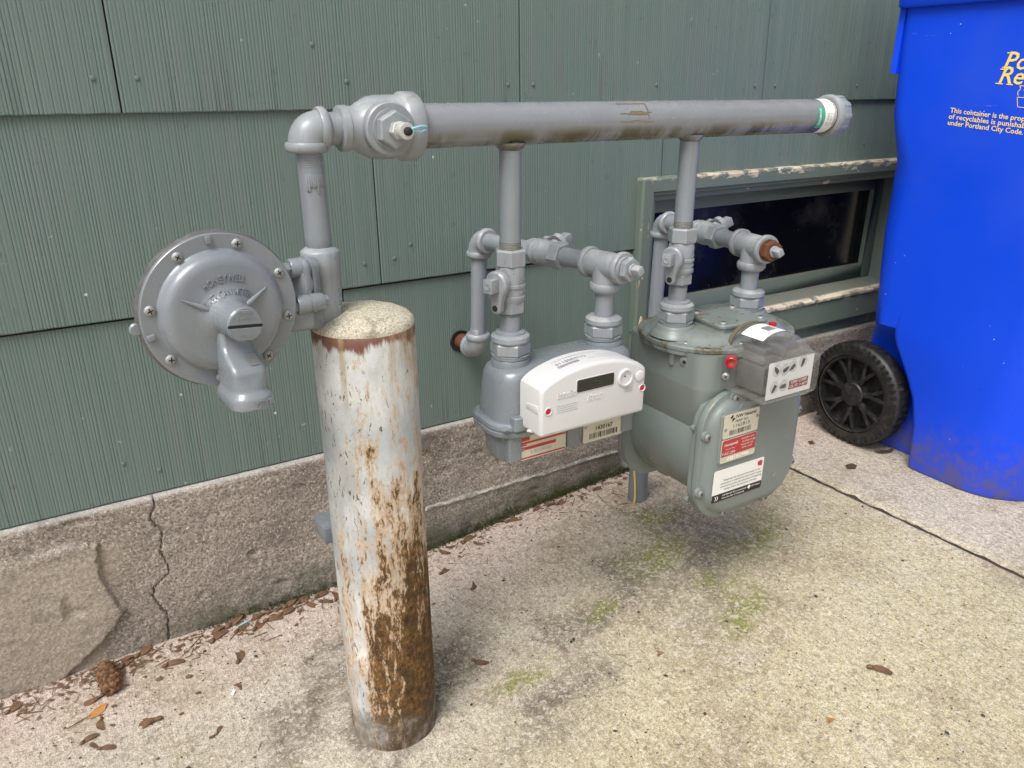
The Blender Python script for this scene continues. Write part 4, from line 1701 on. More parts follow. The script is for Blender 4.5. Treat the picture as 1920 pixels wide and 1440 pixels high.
m = MB()
m.loft(zloft([(.428, .229, .086, .030), (.440, .228, .085, .030), (.470, .222, .083, .030), (.490, .219, .081, .031), (.499, .214, .077, .032), (.5035, .205, .069, .031), (.5055, .192, .056, .026)], MX, HY))
body = m.build('upper_case', 'case', m1, 38)
for sx in (.498, .6525):
    m = MB()
    m.lathe([(-.026, .033), (-.016, .0315), (-.010, .0285), (-.006, .0262), (.0, .0256), (.0105, .0252), (.012, .0242), (.012, .0205), (.004, .0200)], (sx, HY, .5015), (0, 0, 1), 40, cap0=False)
    m.build('inlet_boss', 'case', m1, 45)
# ridge on the shoulder between socket and front plane
m = MB()
m.loft(zloft([(.4175, .240, .094, .032), (.4195, .243, .097, .033), (.4245, .244, .098, .033), (.4255, .241, .095, .032), (.4275, .241, .095, .032), (.4285, .244, .098, .033), (.4335, .243, .097, .033), (.4365, .236, .090, .031)], MX, HY))
m.build('seam_flange', 'case', m1, 30)
m = MB()
m.loft(zloft([(.372, .200, .058, .024), (.374, .208, .066, .026), (.380, .214, .071, .028), (.402, .218, .074, .028), (.419, .221, .077, .028)], MX, HY))
m.build('lower_case', 'case', m1, 38)
for xx in (.4815, .5745 + .001, .6700):
    m = MB()
    m.loft(zloft([(.381, .020, .012, .003), (.417, .021, .012, .003)], xx, HY - .0350, 3))
    m.build('lower_rib', 'case', m1, 35)
m = MB()
m.loft(zloft([(.430, .021, .018, .006), (.446, .019, .016, .006), (.4475, .016, .013, .005)], .4835, HY - .0435, 4))
m.loft(zloft([(.436, .012, .012, .004), (.4365, .012, .012, .004)], .4605, HY - .0480, 4))
each(m, 'screw_boss', 'case', m1, 35)
# white electronics cover
AX0, AX1, AZ0, AZS, AZP = .4855, .6535, .4335, .4985, .5200
ol = []


def corner(cx, cz, r, a0, a1, n=5):
    return [(cx + r * cos(a0 + (a1 - a0) * i / n), cz + r * sin(a0 + (a1 - a0) * i / n)) for i in range(n + 1)]


ol += corner(AX0 + .005, AZ0 + .005, .005, pi, 1.5 * pi)
ol += corner(AX1 - .005, AZ0 + .005, .005, 1.5 * pi, 2 * pi)
xm = (AX0 + AX1) / 2
ol += [(AX1, AZS - .006), (AX1 - .0010, AZS - .0015), (AX1 - .004, AZS + .0016)]
for i in range(1, 20):
    x = AX1 - .004 - (AX1 - AX0 - .008) * i / 20
    t = (x - xm) / ((AX1 - AX0) / 2)
    ol.append((x, AZS + .0014 + (AZP - AZS - .0014) * (1 - abs(t) ** 2.2)))
ol += [(AX0 + .004, AZS + .0016), (AX0 + .0010, AZS - .0015), (AX0, AZS - .006)]
YB, YF = -.4095, -.4575
m = MB()
m.loft([[(x, YB, z) for x, z in inset(ol, .0)], [(x, YF + .0055, z) for x, z in inset(ol, .0)], [(x, YF + .0038, z) for x, z in inset(ol, .0004)], [(x, YF + .0017, z) for x, z in inset(ol, .0016)], [(x, YF + .0004, z) for x, z in inset(ol, .0032)], [(x, YF, z) for x, z in inset(ol, .0052)]])
wc = m.build('white_cover', 'white', m1, 30)
ff = Fr((0, YF, 0), (1, 0, 0), (0, 0, 1))
m = MB()
ff.plate(m, [(a + .5685, b + .4935) for a, b in rrect(.0605, .0185, .0030, 4)], -.0005, .0008, bev=.0003)
m.build('display_surround', 'white', wc, 40)
m = MB()
ff.plate(m, [(a + .5685, b + .4935) for a, b in rrect(.0585, .0165, .0022, 4)], .0003, .0010)
m.build('display', 'lcd', wc, 30)
m = MB()
m.lathe([(-.001, .0128), (.002, .0126), (.0030, .0115), (.0030, .0098), (.0010, .0090), (.0006, .0)], ff.p(.6170, .4905), ff.n, 36, cap1=False)
m.build('optical_port', 'white', wc, 40)
m = MB()
m.lathe([(0, .0012), (.0003, .0012)], ff.p(.6160, .4925, .0008), ff.n, 12)
m.build('port_hole', 'black', wc, 0)
m = MB()
m.lathe([(-.001, .0080), (.0012, .0080), (.0020, .0072), (.0024, .004), (.0025, 0)], ff.p(.6415, .4880), ff.n, 30, cap1=False)
m.build('push_button', 'white', wc, 40)
m = MB()
m.lathe([(-.0003, .0083), (.0002, .0083), (.0002, .0078)], ff.p(.6415, .4880), ff.n, 30, cap1=False)
m.build('button_ring', 'inkg', wc, 40)
for (xx, zz) in ((.4965, .4690), (.6470, .4700)):
    m = MB()
    m.lathe([(-.001, .0056), (.0010, .0054), (.0013, .0048), (.0010, .0043), (.0002, .0039)], ff.p(xx, zz), ff.n, 24, cap1=False)
    m.build('seal_rim', 'white', wc, 40)
    m = MB()
    m.lathe([(0, .0040), (.0004, .0038), (.0006, .003), (.0006, .0)], ff.p(xx, zz, .0001), ff.n, 20, cap1=False)
    m.build('red_seal', 'redc', wc, 40)
m = MB()                                                      # finger groove on the left flank, pressed as a shallow ledge
m.loft([[(AX0 - .0012, -.452, .4765), (AX0 - .0012, -.452, .4655), (AX0 + .004, -.452, .4655), (AX0 + .004, -.452, .4765)], [(AX0 - .0012, -.425, .4725), (AX0 - .0012, -.425, .4655), (AX0 + .004, -.425, .4655), (AX0 + .004, -.425, .4725)]])
m.build('grip_ledge', 'white', wc, 30, bevel=.0009)
m = MB()
m.loft([[(AX0 - .004, -.432, .4350), (AX0 + .01, -.448, .4350), (AX0 + .01, -.425, .4350)], [(AX0 - .004, -.432, .4372), (AX0 + .01, -.448, .4372), (AX0 + .01, -.425, .4372)]])
m.build('cover_tab', 'white', wc, 30)
m = MB()
letter(m, ff, 'Intelis', .5240, .4865, .0135, off=-.0003, extrude=.0011, bold=.010, width=.028)
letter(m, ff, 'Itron', .5680, .4745, .0150, off=-.0003, extrude=.0011, bold=.006, shear=.25, width=.024)
m.build('raised_lettering', 'white', wc, 0)
m = MB()
for i, s_ in enumerate(('This meter must be installed', 'by a qualified technician', 'read the instructions before', 'use and keep this label')):
    letter(m, ff, s_, .5255, .4722 - i * .0030, .0022, off=.0003, width=.031)
for i, s_ in enumerate(('ITRON', 'US PAT', 'MADE')):
    letter(m, ff, s_, .6240, .4745 - i * .0024, .0022, off=.0003, width=.013)
m.build('small_print', 'inkg', wc, 0)


def arch_z(x):
    t = (x - xm) / ((AX1 - AX0) / 2)
    return AZS + .0014 + (AZP - AZS - .0014) * (1 - min(1, abs(t)) ** 2.2)


def on_arch(x, y, z):                          # printed on the curved top: x along the arch, y towards the wall
    return V(x, -.4495 + y, arch_z(x) + z + .0002)


m = MB()
letter(m, None, '0115004112', .549, .0200, .0082, off=.0003, bold=.004, fn=on_arch, width=.047)
letter(m, None, 'FCC ID EO9INTELIS GAS METER', .560, .0295, .0030, off=.0003, fn=on_arch, width=.070)
letter(m, None, 'CL 250 MAOP 5 PSIG', .605, .0200, .0026, off=.0003, fn=on_arch, width=.040)
letter(m, None, 'TYPE APPROVED', .590, .0110, .0026, off=.0003, fn=on_arch, width=.040)
for i in range(20):
    x = .524 + i * .0016
    k = len(m.v)
    m.v += [tuple(on_arch(x, .0085, .0003)), tuple(on_arch(x + .0008, .0085, .0003)), tuple(on_arch(x + .0008, .0145, .0003)), tuple(on_arch(x, .0145, .0003))]
    m.f.append((k, k + 1, k + 2, k + 3))
m.build('top_print', 'inkg', wc, 0)
# metal tags on the lower case
pf = Fr((0, -.4025, 0), (1, 0, 0), (0, 0, 1))
m = MB()
m.b(.488, .566, -.4015, -.395, .380, .414)
m.b(.592, .664, -.4015, -.395, .379, .412)
each(m, 'tag_bracket', 'case', m1, 30)
m = MB()
pf.plate(m, [(a + .527, b + .3955) for a, b in rrect(.0735, .0350, .003, 4)], -.0004, .0006)
rt = m.build('rating_plate', 'tag', m1, 30)
m = MB()
flat(m, pf, .4915, .5630, .4015, .4045, .0008)
flat(m, pf, .4915, .5625, .3795, .3818, .0008)
flat(m, pf, .4925, .5470, .3925, .3972, .0008)
flat(m, pf, .4915, .5050, .4060, .4120, .0008)
flat(m, pf, .4915, .5000, .3990, .4010, .0008)
m.build('plate_print', 'redc' if False else 'redp', rt, 0)
m = MB()
letter(m, pf, '2 0119038', .523, .3875, .0060, off=.0006, bold=.004, extrude=.0002, width=.034)
m.build('stamped_number', 'steel', rt, 0)
m = MB()
pf.plate(m, [(a + .6285, b + .3915) for a, b in rrect(.0700, .0280, .0035, 4)], -.0004, .0006)
t2 = m.build('number_tag', 'tag', m1, 30)
m = MB()
letter(m, pf, '1430167', .6290, .3965, .0092, off=.0009, bold=.02, width=.030)
barcode(m, pf, .6290, .3860, .0490, .0085, .0009, 22, 5)
m.build('tag_print', 'ink', t2, 0)
m = MB()
for xx, zz in ((.5945 + .003, .4010), (.6635 - .003, .4015), (.4945, .3935), (.5595, .4055)):
    m.lathe([(0, .0022), (.0009, .0018), (.0010, .0008)], pf.p(xx, zz, .0005), pf.n, 12)
each(m, 'rivet', 'steel', m1, 0)

# ================================================================== LARGE DIAPHRAGM GAS METER
M2X = .867
m2 = thing('gas_meter', (M2X, HY, .215), 'large grey green gas meter with a round belly and clear dial box', 'gas meter')
ZC = .326
m = MB()                                                      # belly: horizontal drum between the two covers
m.lathe([(0, .094), (.0, .096), (.160, .096)], (M2X, -.292, .322), (0, -1, 0), 64)
m.build('drum', 'meter', m2, 40)
m = MB()
m.loft(zloft([(.365, .170, .160, .02), (.405, .196, .168, .02), (.430, .2015, .177, .022), (.4345, .2035, .179, .024), (.4360, .2035, .179, .024), (.470, .2035, .178, .026), (.486, .2035, .178, .028)], M2X, HY + .0))
m.build('upper_case', 'meter', m2, 32)
OUT = [(a, b) for a, b in rrect(.212, .210, [.055, .052, .062, .066], 10)]


def cover(y0, sgn, name):
    def ring(ins, y):
        return [V(M2X + a, y, ZC + b) for a, b in inset(OUT, ins)]
    q = MB()
    q.loft([ring(.001, y0), ring(0, y0 + sgn * .001), ring(0, y0 + sgn * .0075), ring(.0012, y0 + sgn * .0095), ring(.0075, y0 + sgn * .0105), ring(.0095, y0 + sgn * .0115), ring(.0115, y0 + sgn * .0150), ring(.0150, y0 + sgn * .0195), ring(.0205, y0 + sgn * .0222), ring(.0270, y0 + sgn * .0230)])
    return q.build(name, 'meter', m2, 40)


front = cover(-.4540, -1, 'front_cover')
back = cover(-.2860, 1, 'back_cover')
m = MB()
m.loft([[V(M2X + a, y, ZC + b) for a, b in inset(OUT, .0022)] for y in (-.4550, -.4515)])
m.loft([[V(M2X + a, y, ZC + b) for a, b in inset(OUT, .0005)] for y in (-.4515, -.4440)])
m.build('cover_flange', 'meter', m2, 30)
m = MB()
m.loft([[V(M2X + a, y, ZC + b) for a, b in inset(OUT, .0005)] for y in (-.2880, -.2960)])
m.build('back_flange', 'meter', m2, 30)
fc = Fr((0, -.477, 0), (1, 0, 0), (0, 0, 1))
SC2 = [(.7665, .372), (.7635, .279), (.818, .2305), (.910, .2300), (.9655, .280), (.9655, .372), (.817, .4235), (.917, .4235)]
m = MB()
for x, z in SC2:
    c = V(x, -.4645, z)
    dv = V(M2X - x, 0, ZC - z).normalized()
    c += dv * .0015
    m.lathe([(0, .0085), (.0035, .0078), (.0045, .0062)], c + V(0, .001, 0), (0, -1, 0), 20)
each(m, 'screw_boss', 'meter', m2, 40)
for x, z in SC2:
    dv = V(M2X - x, 0, ZC - z).normalized()
    screw(m2, V(x, -.4690, z) + dv * .0015, (0, -1, 0), .0056)
m = MB()
for z in (.380, .262):
    m.lathe([(0, .0052), (.006, .0046), (.008, .003)], (M2X - .1055, -.450, z), (-.35, .94, 0), 14)
for z in (.345, .255):
    m.lathe([(0, .0056), (.008, .0050), (.010, .003)], (M2X - .1045, -.2945, z), (-.1, -1, -.1), 14)
each(m, 'flange_stud', 'meter', m2, 45)
m = MB()
m.loft(zloft([(.226, .050, .030, .008), (.250, .066, .060, .01)], M2X - .012, -.315))
m.build('drum_foot', 'meter', m2, 30)

# tags and stickers on the front cover
PX, PZ = .8230, .3650
m = MB()
fc.plate(m, [(a + PX, b + PZ) for a, b in rrect(.0800, .0835, .007, 5)], -.0015, .0022, bev=.0016)
fc.plate(m, [(a + .850, b + .4065) for a, b in rrect(.06, .02, .008, 5)], -.0015, .0002, bev=.0012)
each(m, 'tag_pad', 'meter', m2, 35)
f3 = Fr((0, -.4793, 0), (1, 0, 0), (0, 0, 1))
m = MB()
f3.plate(m, [(a + PX, b + .3855) for a, b in rrect(.0715, .0375, .003, 4)], -.0002, .0007)
ta = m.build('number_tag', 'tag', m2, 30)
m = MB()
letter(m, f3, 'NW Natural', PX + .008, .3985, .0072, off=.0009, bold=.022, width=.041)
letter(m, f3, 'PERF 561', PX, .3910, .0056, off=.0009, bold=.004, width=.025)
letter(m, f3, '1162813', PX - .0005, .3840, .0078, off=.0009, bold=.002, width=.033)
barcode(m, f3, PX - .001, .3745, .0440, .0078, .0009, 20, 9)
for s_ in (0, 1):                                             # small faceted emblem
    k = len(m.v)
    ex, ez = PX - .0195, .3975
    pts = [(-.0055, .001), (0, .0062), (.001, .002), (-.002, -.0005)] if s_ == 0 else [(.0055, -.001), (0, -.0062), (-.001, -.002), (.002, .0005)]
    m.v += [tuple(f3.p(ex + a, ez + b, .0009)) for a, b in pts]
    m.f.append((k, k + 1, k + 2, k + 3))
m.build('tag_print', 'ink', ta, 0)
m = MB()
f3.plate(m, [(a + PX, b + .3458) for a, b in rrect(.0715, .0370, .003, 4)], -.0002, .0007)
tr = m.build('rating_plate', 'tag', m2, 30)
m = MB()
f3.plate(m, [(a + PX, b + .3508) for a, b in rrect(.0705, .0262, [.003, .003, .0004, .0004], 3)], .0007, .0009)
m.build('red_field', 'redp', tr, 0)
m = MB()
letter(m, f3, 'Honeywell', PX - .017, .3560, .0062, off=.0011, bold=.012, width=.027)
letter(m, f3, 'AC-250', PX - .018, .3420, .0066, off=.0011, width=.022)
letter(m, f3, 'American Meter', PX - .018, .3490, .0026, off=.0011, width=.020)
for i, s_ in enumerate(('MAOP 5 PSI', '250 CFH @ 1/2 IN', 'MADE IN USA', 'TEMP COMP')):
    letter(m, f3, s_, PX + .017, .3590 - i * .0050, .0036, off=.0011, width=.026 - (i % 2) * .004)
letter(m, f3, '17J151902', PX, .3322, .0064, off=.0010, bold=.02, extrude=.0002, width=.044)
m.build('plate_lettering', 'inkw', tr, 0)
for x, z, p_ in ((PX - .0325, .382, ta), (PX + .0320, .3905, ta), (PX - .0320, .3420, tr), (PX + .0318, .3530, tr)):
    screw(m2, f3.p(x, z, .0007), f3.n, .0027, SCREW1)
m = MB()
SKX, SKZ = .8330, .2885
f4 = Fr((0, -.4772, 0), V(1, 0, -.015), V(.015, 0, 1))
f4.plate(m, [(a + SKX - .0043, b + SKZ + .0125) for a, b in rrect(.1060, .0515, .003, 4)], .0, .0004)
so_ = m.build('warning_sticker', 'card', m2, 30)
m = MB()
f4.plate(m, [(a + SKX - .0043, b + SKZ - .0085) for a, b in rrect(.1060, .0125, [.0003, .0003, .003, .003], 3)], .0003, .0007)
m.build('black_strip', 'ink', so_, 0)
m = MB()
for i, s_ in enumerate(('Tampering with any part of this meter or its', 'connections is unlawful and may result in injury,', 'criminal prosecution, the assessment of tampering', 'charges and/or disconnection of service.')):
    letter(m, f4, s_, SKX + .002, SKZ + .0195 - i * .0052, .0040, off=.0008, bold=.006, width=(.078, .088, .088, .070)[i])
m.build('sticker_print', 'ink', so_, 0)
m = MB()
letter(m, f4, 'Call 800-422-4012 immediately', SKX - .010, SKZ - .0062, .0036, off=.0010, bold=.014, width=.052)
letter(m, f4, 'if you see signs of tampering.', SKX - .012, SKZ - .0108, .0036, off=.0010, bold=.014, width=.048)
letter(m, f4, 'NW Natural', SKX + .036, SKZ - .0065, .0032, off=.0010, bold=.014, width=.018)
for xx in (-.0500, -.0460):
    k = len(m.v)
    m.v += [tuple(f4.p(SKX + xx + a, SKZ - .0085 + b, .0010)) for a, b in ((-.0015, .0035), (.0002, .0035), (.0020, 0), (.0002, -.0035), (-.0015, -.0035), (.0003, 0))]
    m.f += [(k, k + 1, k + 2, k + 5), (k + 5, k + 2, k + 3, k + 4)]
k = len(m.v)
m.v += [tuple(f4.p(SKX + .0215 + a, SKZ - .0065 + b, .0010)) for a, b in ((-.004, 0), (0, .0038), (.004, 0), (0, -.0038))]
m.f.append((k, k + 1, k + 2, k + 3))
m.build('strip_print', 'inkw', so_, 0)
m = MB()
f4.plate(m, [(a + SKX + .0400, b + SKZ + .0300) for a, b in ((-.004, -.004), (.004, -.0055), (.0055, .002), (.001, .0045), (-.0055, .0025))], .0003, .0007)
m.build('red_smudge', 'redp', so_, 0)

# top cover: oval with shoulders, flange, humps round the sockets
TOP = rrect(.246, .196, [.088, .094, .094, .088], 12)


def tring(ins, z, dx=0, dy=0):
    return [V(M2X + .004 + a, HY + .0 + b, z) for a, b in inset(TOP, ins)]


m = MB()
m.loft([tring(.0060, .4800), tring(.0025, .4805), tring(.002, .4865), tring(.0035, .4873)])
m.loft([tring(.0035, .4870), tring(.0008, .4876), tring(.0002, .4925), tring(.0015, .4945), tring(.0075, .4952)])
m.build('cover_rim', 'rim', m2, 40)
m = MB()
DOME = [(.0075, .4945), (.0120, .4965), (.0180, .5015), (.0240, .5060), (.0320, .5085), (.0440, .5095), (.060, .5100)]
rings = []
for ins, z in DOME:
    r_ = tring(ins, z)
    rr = []
    for p_ in r_:                                            # scallops at the screw pockets
        a = math.atan2((p_.y - HY) * 1.25, p_.x - M2X)
        k_ = max(0, cos(4 * a + .35)) ** 6
        sc_ = 1 - .085 * k_ * (1 if ins > .01 else .2) * max(0, 1 - (ins - .012) / .04)
        rr.append(V(M2X + (p_.x - M2X) * sc_, HY + (p_.y - HY) * sc_, p_.z))
    rings.append(rr)
m.loft(rings)
tc_ = m.build('top_cover', 'meter', m2, 45)
for sx in (.7865, .9405):
    m = MB()
    m.lathe([(-.012, .0375), (-.006, .0345), (-.003, .0305), (-.001, .0290), (.0025, .0282), (.0040, .0270), (.0050, .021)], (sx, HY, .5095), (0, 0, 1), 40, cap0=False)
    m.build('inlet_boss', 'meter', m2, 45)
PCX, PCY = .8640, -.3950
sq = Fr((PCX, PCY, .5095), V(1, -.10, 0), V(.10, 1, 0))
m = MB()
sq.plate(m, rrect(.086, .078, .008, 4), -.004, .0055)
sq.plate(m, rrect(.090, .082, .009, 4), .0062, .0115, bev=.002)
m.build('cover_plate', 'meter', m2, 35)
m = MB()
sq.plate(m, rrect(.087, .079, .008, 4), .0054, .0064)
m.build('plate_gasket', 'thread', m2, 0)
for a, b in ((-.035, -.031), (.035, -.031), (-.035, .031), (.035, .031)):
    screw(m2, sq.p(a, b, .0115), (0, 0, 1), .0058)
for ang in (-152, -105, -60, 14, 60, 120, 168):
    a = R(ang)
    c = V(M2X + .108 * cos(a), HY + .086 * sin(a), .4955)
    screw(m2, c, (0, 0, 1), .0056)
m = MB()
for ang in (-165, -138, -110):
    a = R(ang)
    m.lathe([(0, .0070), (.022, .0058), (.026, .004)], (M2X + .105 * cos(a), HY + .084 * sin(a), .4840), (0, 0, -1), 14)
each(m, 'rim_stud', 'meter', m2, 40)
m = MB()
m.lathe([(-.004, .0085), (.001, .0085), (.0022, .0070)], (M2X - .1005, -.412, .4700), (-1, -.3, 0), 20)
m.build('sealing_lug', 'meter', m2, 40)
m = MB()
m.lathe([(0, .0030), (.0003, .0030)], (M2X - .1027, -.4127, .4700), (-1, -.3, 0), 12)
m.build('lug_hole', 'black', m2, 0)

# clear dial box
BX0, BX1, BYF, BYB, BZ0, BZ1 = .8020, .9130, -.5300, -.4480, .4345, .4920
m = MB()
m.loft(zloft([(0, 1, 1, .1)], 0, 0, 1)[:0] or [[V(.8575 + a, y, .4640 + b) for a, b in rrect(.120 if y > -.455 else .112, .064 if y > -.455 else .058, .006, 4)] for y in (-.446, -.4545, -.456, -.5285)] + [[V(.8575 + a, -.5305, .4640 + b) for a, b in rrect(.108, .054, .005, 4)]])
bx = m.build('dial_box', 'clear', m2, 30)
m = MB()                                                      # arched hood over the dials
rings = []
for y, k_ in ((-.440, 1.0), (-.500, 1.0), (-.507, .97), (-.516, .80), (-.524, .50), (-.5285, .28)):
    rings.append([V(.8600 - .0405 * cos(pi * i / 18), y, .4925 + .0305 * k_ * sin(pi * i / 18) ** .8) for i in range(19)])
m.loft(rings, True, True, closed=False)
m.build('clear_hood', 'clear', bx, 35)
m = MB()
for q in range(1):
    m.loft([[V(.8600 - (.0420 - d) * cos(pi * i / 18), y, .4925 + (.0320 - d) * sin(pi * i / 18) ** .8) for i in range(19)] for y, d in ((-.4415, 0), (-.448, 0), (-.448, .002))], False, False, closed=False)
m.build('hood_band', 'thread', bx, 40)
m = MB()
m.loft([[V(.8575 + a, y, .4640 + b) for a, b in rrect(.124, .066, .008, 4)] for y in (-.440, -.4455)])
m.loft([[V(.8700 + a, y, .4600 + b) for a, b in rrect(.090, .056, .008, 4)] for y in (-.4300, -.445)])
m.build('dial_backplate', 'meter', m2, 30)
m = MB()
m.b(.822, .905, -.5100, -.4600, .4400, .4780)
m.b(.8300, .9000, -.5000, -.4600, .4780, .5020)
m.b(.845, .855, -.5180, -.4600, .4900, .5080)
m.build('index_gears', 'gear', bx, 30, bevel=.002)
fd = Fr((0, -.5235, 0), (1, 0, 0), (0, 0, 1))
m = MB()
fd.plate(m, [(a + .8600, b + .4650) for a, b in rrect(.0920, .0545, .002, 3)], 0, .0006)
dp = m.build('dial_plate', 'dial', bx, 30)
hands, rings_ = MB(), MB()
for (cx, cz, ang) in ((.8300, .4790, 130), (.8465, .4775, 25), (.8630, .4800, 215), (.8830, .4840, 250), (.8290, .4545, 240), (.8480, .4535, 185)):
    rad = .0078
    ring_flat(rings_, fd, cx, cz, rad * .93, rad, .0008)
    for d_ in range(10):
        a = 2 * pi * d_ / 10
        letter(rings_, fd, str(d_), cx + rad * .74 * cos(a), cz + rad * .74 * sin(a), .0026, off=.0009)
    letter(rings_, fd, '1 000 000', cx, cz + rad * 1.18, .0021, off=.0008, width=.010)
    a = R(ang)
    k = len(hands.v)
    for (r_, da) in ((.0098, 0), (.0042, .85), (.0052, 2.5), (.0052, -2.5), (.0042, -.85)):
        hands.v.append(tuple(fd.p(cx + r_ * cos(a + da), cz + r_ * sin(a + da), .0014)))
    hands.f.append((k, k + 1, k + 2, k + 3, k + 4))
rings_.build('dial_scales', 'inkg', dp, 0)
hands.build('dial_hand', 'ink', dp, 0)
m = MB()
flat(m, fd, .8590, .8990, .4455, .4590, .0009)
m.build('maroon_panel', 'maroon', dp, 0)
m = MB()
letter(m, fd, 'TEMP COMP', .8790, .4556, .0060, off=.0012, bold=.02, width=.034)
letter(m, fd, 'CR. FT. = 60°F', .8790, .4492, .0056, off=.0012, bold=.02, width=.037)
m.build('panel_lettering', 'inkw', dp, 0)
m = MB()
m.v = [tuple(V(.8600 - .0413 * cos(a), y, .4925 + .0313 * sin(a) ** .8)) for a in [pi * (.22 + .40 * i / 8) for i in range(9)] for y in (-.4560, -.4960)]
m.f = [(2 * i, 2 * i + 1, 2 * i + 3, 2 * i + 2) for i in range(8)]
lb_ = m.build('hood_label', 'card', bx, 40)
m = MB()
for i in range(16):
    a0 = pi * (.42 + .15 * i / 16)
    k = len(m.v)
    for a, y in ((a0, -.470), (a0 + .012, -.470), (a0 + .012, -.486), (a0, -.486)):
        m.v.append(tuple(V(.8600 - .0416 * cos(a), y, .4925 + .0316 * sin(a) ** .8)))
    m.f.append((k, k + 1, k + 2, k + 3))
m.build('label_barcode', 'ink', bx, 0)
m = MB()
m.lathe([(0, .0082), (.012, .0080), (.013, .0068), (.008, .0062), (.006, .0)], (.8075, -.4620, .4800), (-.75, -.66, 0), 22, cap1=False)
m.build('red_seal', 'redc', bx, 40)
m = MB()
m.lathe([(0, .0060), (.004, .0058)], (.9020, -.4480, .5130), (0, 0, 1), 16)
m.build('red_seal', 'redc', bx, 40)
screw(m2, (.8015, -.4600, .4560), (-.75, -.66, 0), .0058)

# ================================================================== STEEL POST
post = thing('bollard', (.302, -.370, 0), 'rusty steel bollard with flaking white paint and a domed concrete top', 'bollard')
m = MB()
rings = []
LEAN = V(-.003, .004, 0)
for i in range(61):
    z = -.03 + .620 * i / 60
    rings.append([V(.302, -.370, z) + LEAN * (z / .59) + V(cos(2 * pi * j / 72), sin(2 * pi * j / 72), 0) * (.0592 + .0006 * mn.noise(Vector((cos(2 * pi * j / 72) * 2, sin(2 * pi * j / 72) * 2, z * 5))) + .0003 * mn.noise(Vector((cos(2 * pi * j / 72) * 9, sin(2 * pi * j / 72) * 9, z * 20)))) for j in range(72)])
rings.append([p + (V(.302, -.370, p.z) + LEAN - p) * .02 + V(0, 0, .0010) for p in rings[-1]])
m.loft(rings)
m.build('steel_tube', 'boll', post, 50)
m = MB()
rings = []
for k, (f, z) in enumerate(((1.0, .5895), (.995, .5935), (.975, .5970), (.93, .6000), (.85, .6030), (.72, .6062), (.55, .6088), (.36, .6106), (.17, .6115), (.04, .6118))):
    rings.append([V(.302, -.370, z) + LEAN + V(cos(2 * pi * j / 60), sin(2 * pi * j / 60), 0) * .0590 * f * (1 + .012 * mn.noise(Vector((cos(2 * pi * j / 60) * 4, sin(2 * pi * j / 60) * 4, k * .5)))) + V(0, 0, .0012 * mn.noise(Vector((j * .5, k * .9, 2)))) for j in range(60)])
m.loft(rings)
m.build('concrete_fill', 'mortar', post, 60)

# ================================================================== RECYCLING BIN
BZ = .052
rbn = thing('recycling_bin', (1.78, -.38, BZ), 'blue wheeled recycling bin with yellow print on its side', 'recycling bin')
SECS = [  # z, x_left, y_back, y_front, r_back, recess, y_notch
    (.000, 1.548, -.150, -.565, .03, .060, -.331), (.010, 1.5455, -.147, -.568, .03, .060, -.331), (.100, 1.5440, -.148, -.577, .03, .060, -.326), (.160, 1.5430, -.149, -.582, .03, .060, -.312), (.205, 1.5420, -.150, -.586, .03, .058, -.290), (.240, 1.5410, -.152, -.590, .03, .054, -.270),
    (.268, 1.5405, -.160, -.592, .035, .044, -.254), (.288, 1.5400, -.172, -.594, .04, .022, -.250), (.302, 1.5396, -.184, -.596, .040, .000, -.254), (.360, 1.538, -.177, -.604, .05, 0, -.262), (.420, 1.536, -.169, -.612, .058, 0, -.27), (.500, 1.533, -.160, -.624, .070, 0, -.29), (.560, 1.531, -.156, -.632, .082, 0, -.31),
    (.610, 1.529, -.158, -.638, .080, 0, -.31), (.640, 1.5275, -.164, -.641, .070, 0, -.31), (.662, 1.5265, -.165, -.645, .058, 0, -.29), (.690, 1.5255, -.164, -.649, .044, 0, -.27), (.730, 1.5240, -.157, -.653, .036, 0, -.25), (.780, 1.5225, -.155, -.660, .034, 0, -.24), (.860, 1.5200, -.155, -.670, .028, 0, -.23), (.955, 1.5170, -.156, -.682, .024, 0, -.23)]


def binring(z, xl, yb, yf, rb_, rec, yn, grow=0.0):
    xr = xl + .52 + (z * .05)
    rf_ = .125
    pts = []
    xl -= grow
    yb += grow
    yf -= grow
    xr += grow
    for i in range(9):                                       # right front corner
        a = -pi / 2 + pi / 2 * (1 - i / 8)
        pts.append((xr - rf_ + rf_ * cos(a), yf + rf_ + rf_ * sin(a)))
    for i in range(11):                                      # left front corner
        a = -pi / 2 - pi / 2 * i / 10
        pts.append((xl + rf_ + rf_ * cos(a), yf + rf_ + rf_ * sin(a)))
    pts += [(xl, yn - .012), (xl + rec * .04, yn - .004), (xl + rec * .18, yn), (xl + rec * .85, yn + .004), (xl + rec, yn + .010)]
    x2 = xl + rec
    yb2 = yb
    for i in range(9):
        a = pi - pi / 2 * i / 8
        pts.append((x2 + rb_ + rb_ * cos(a), yb2 - rb_ + rb_ * sin(a)))
    for i in range(9):
        a = pi / 2 - pi / 2 * i / 8
        pts.append((xr - rb_ + rb_ * cos(a), yb2 - rb_ + rb_ * sin(a)))
    return [V(x, y, BZ + z) for x, y in pts]


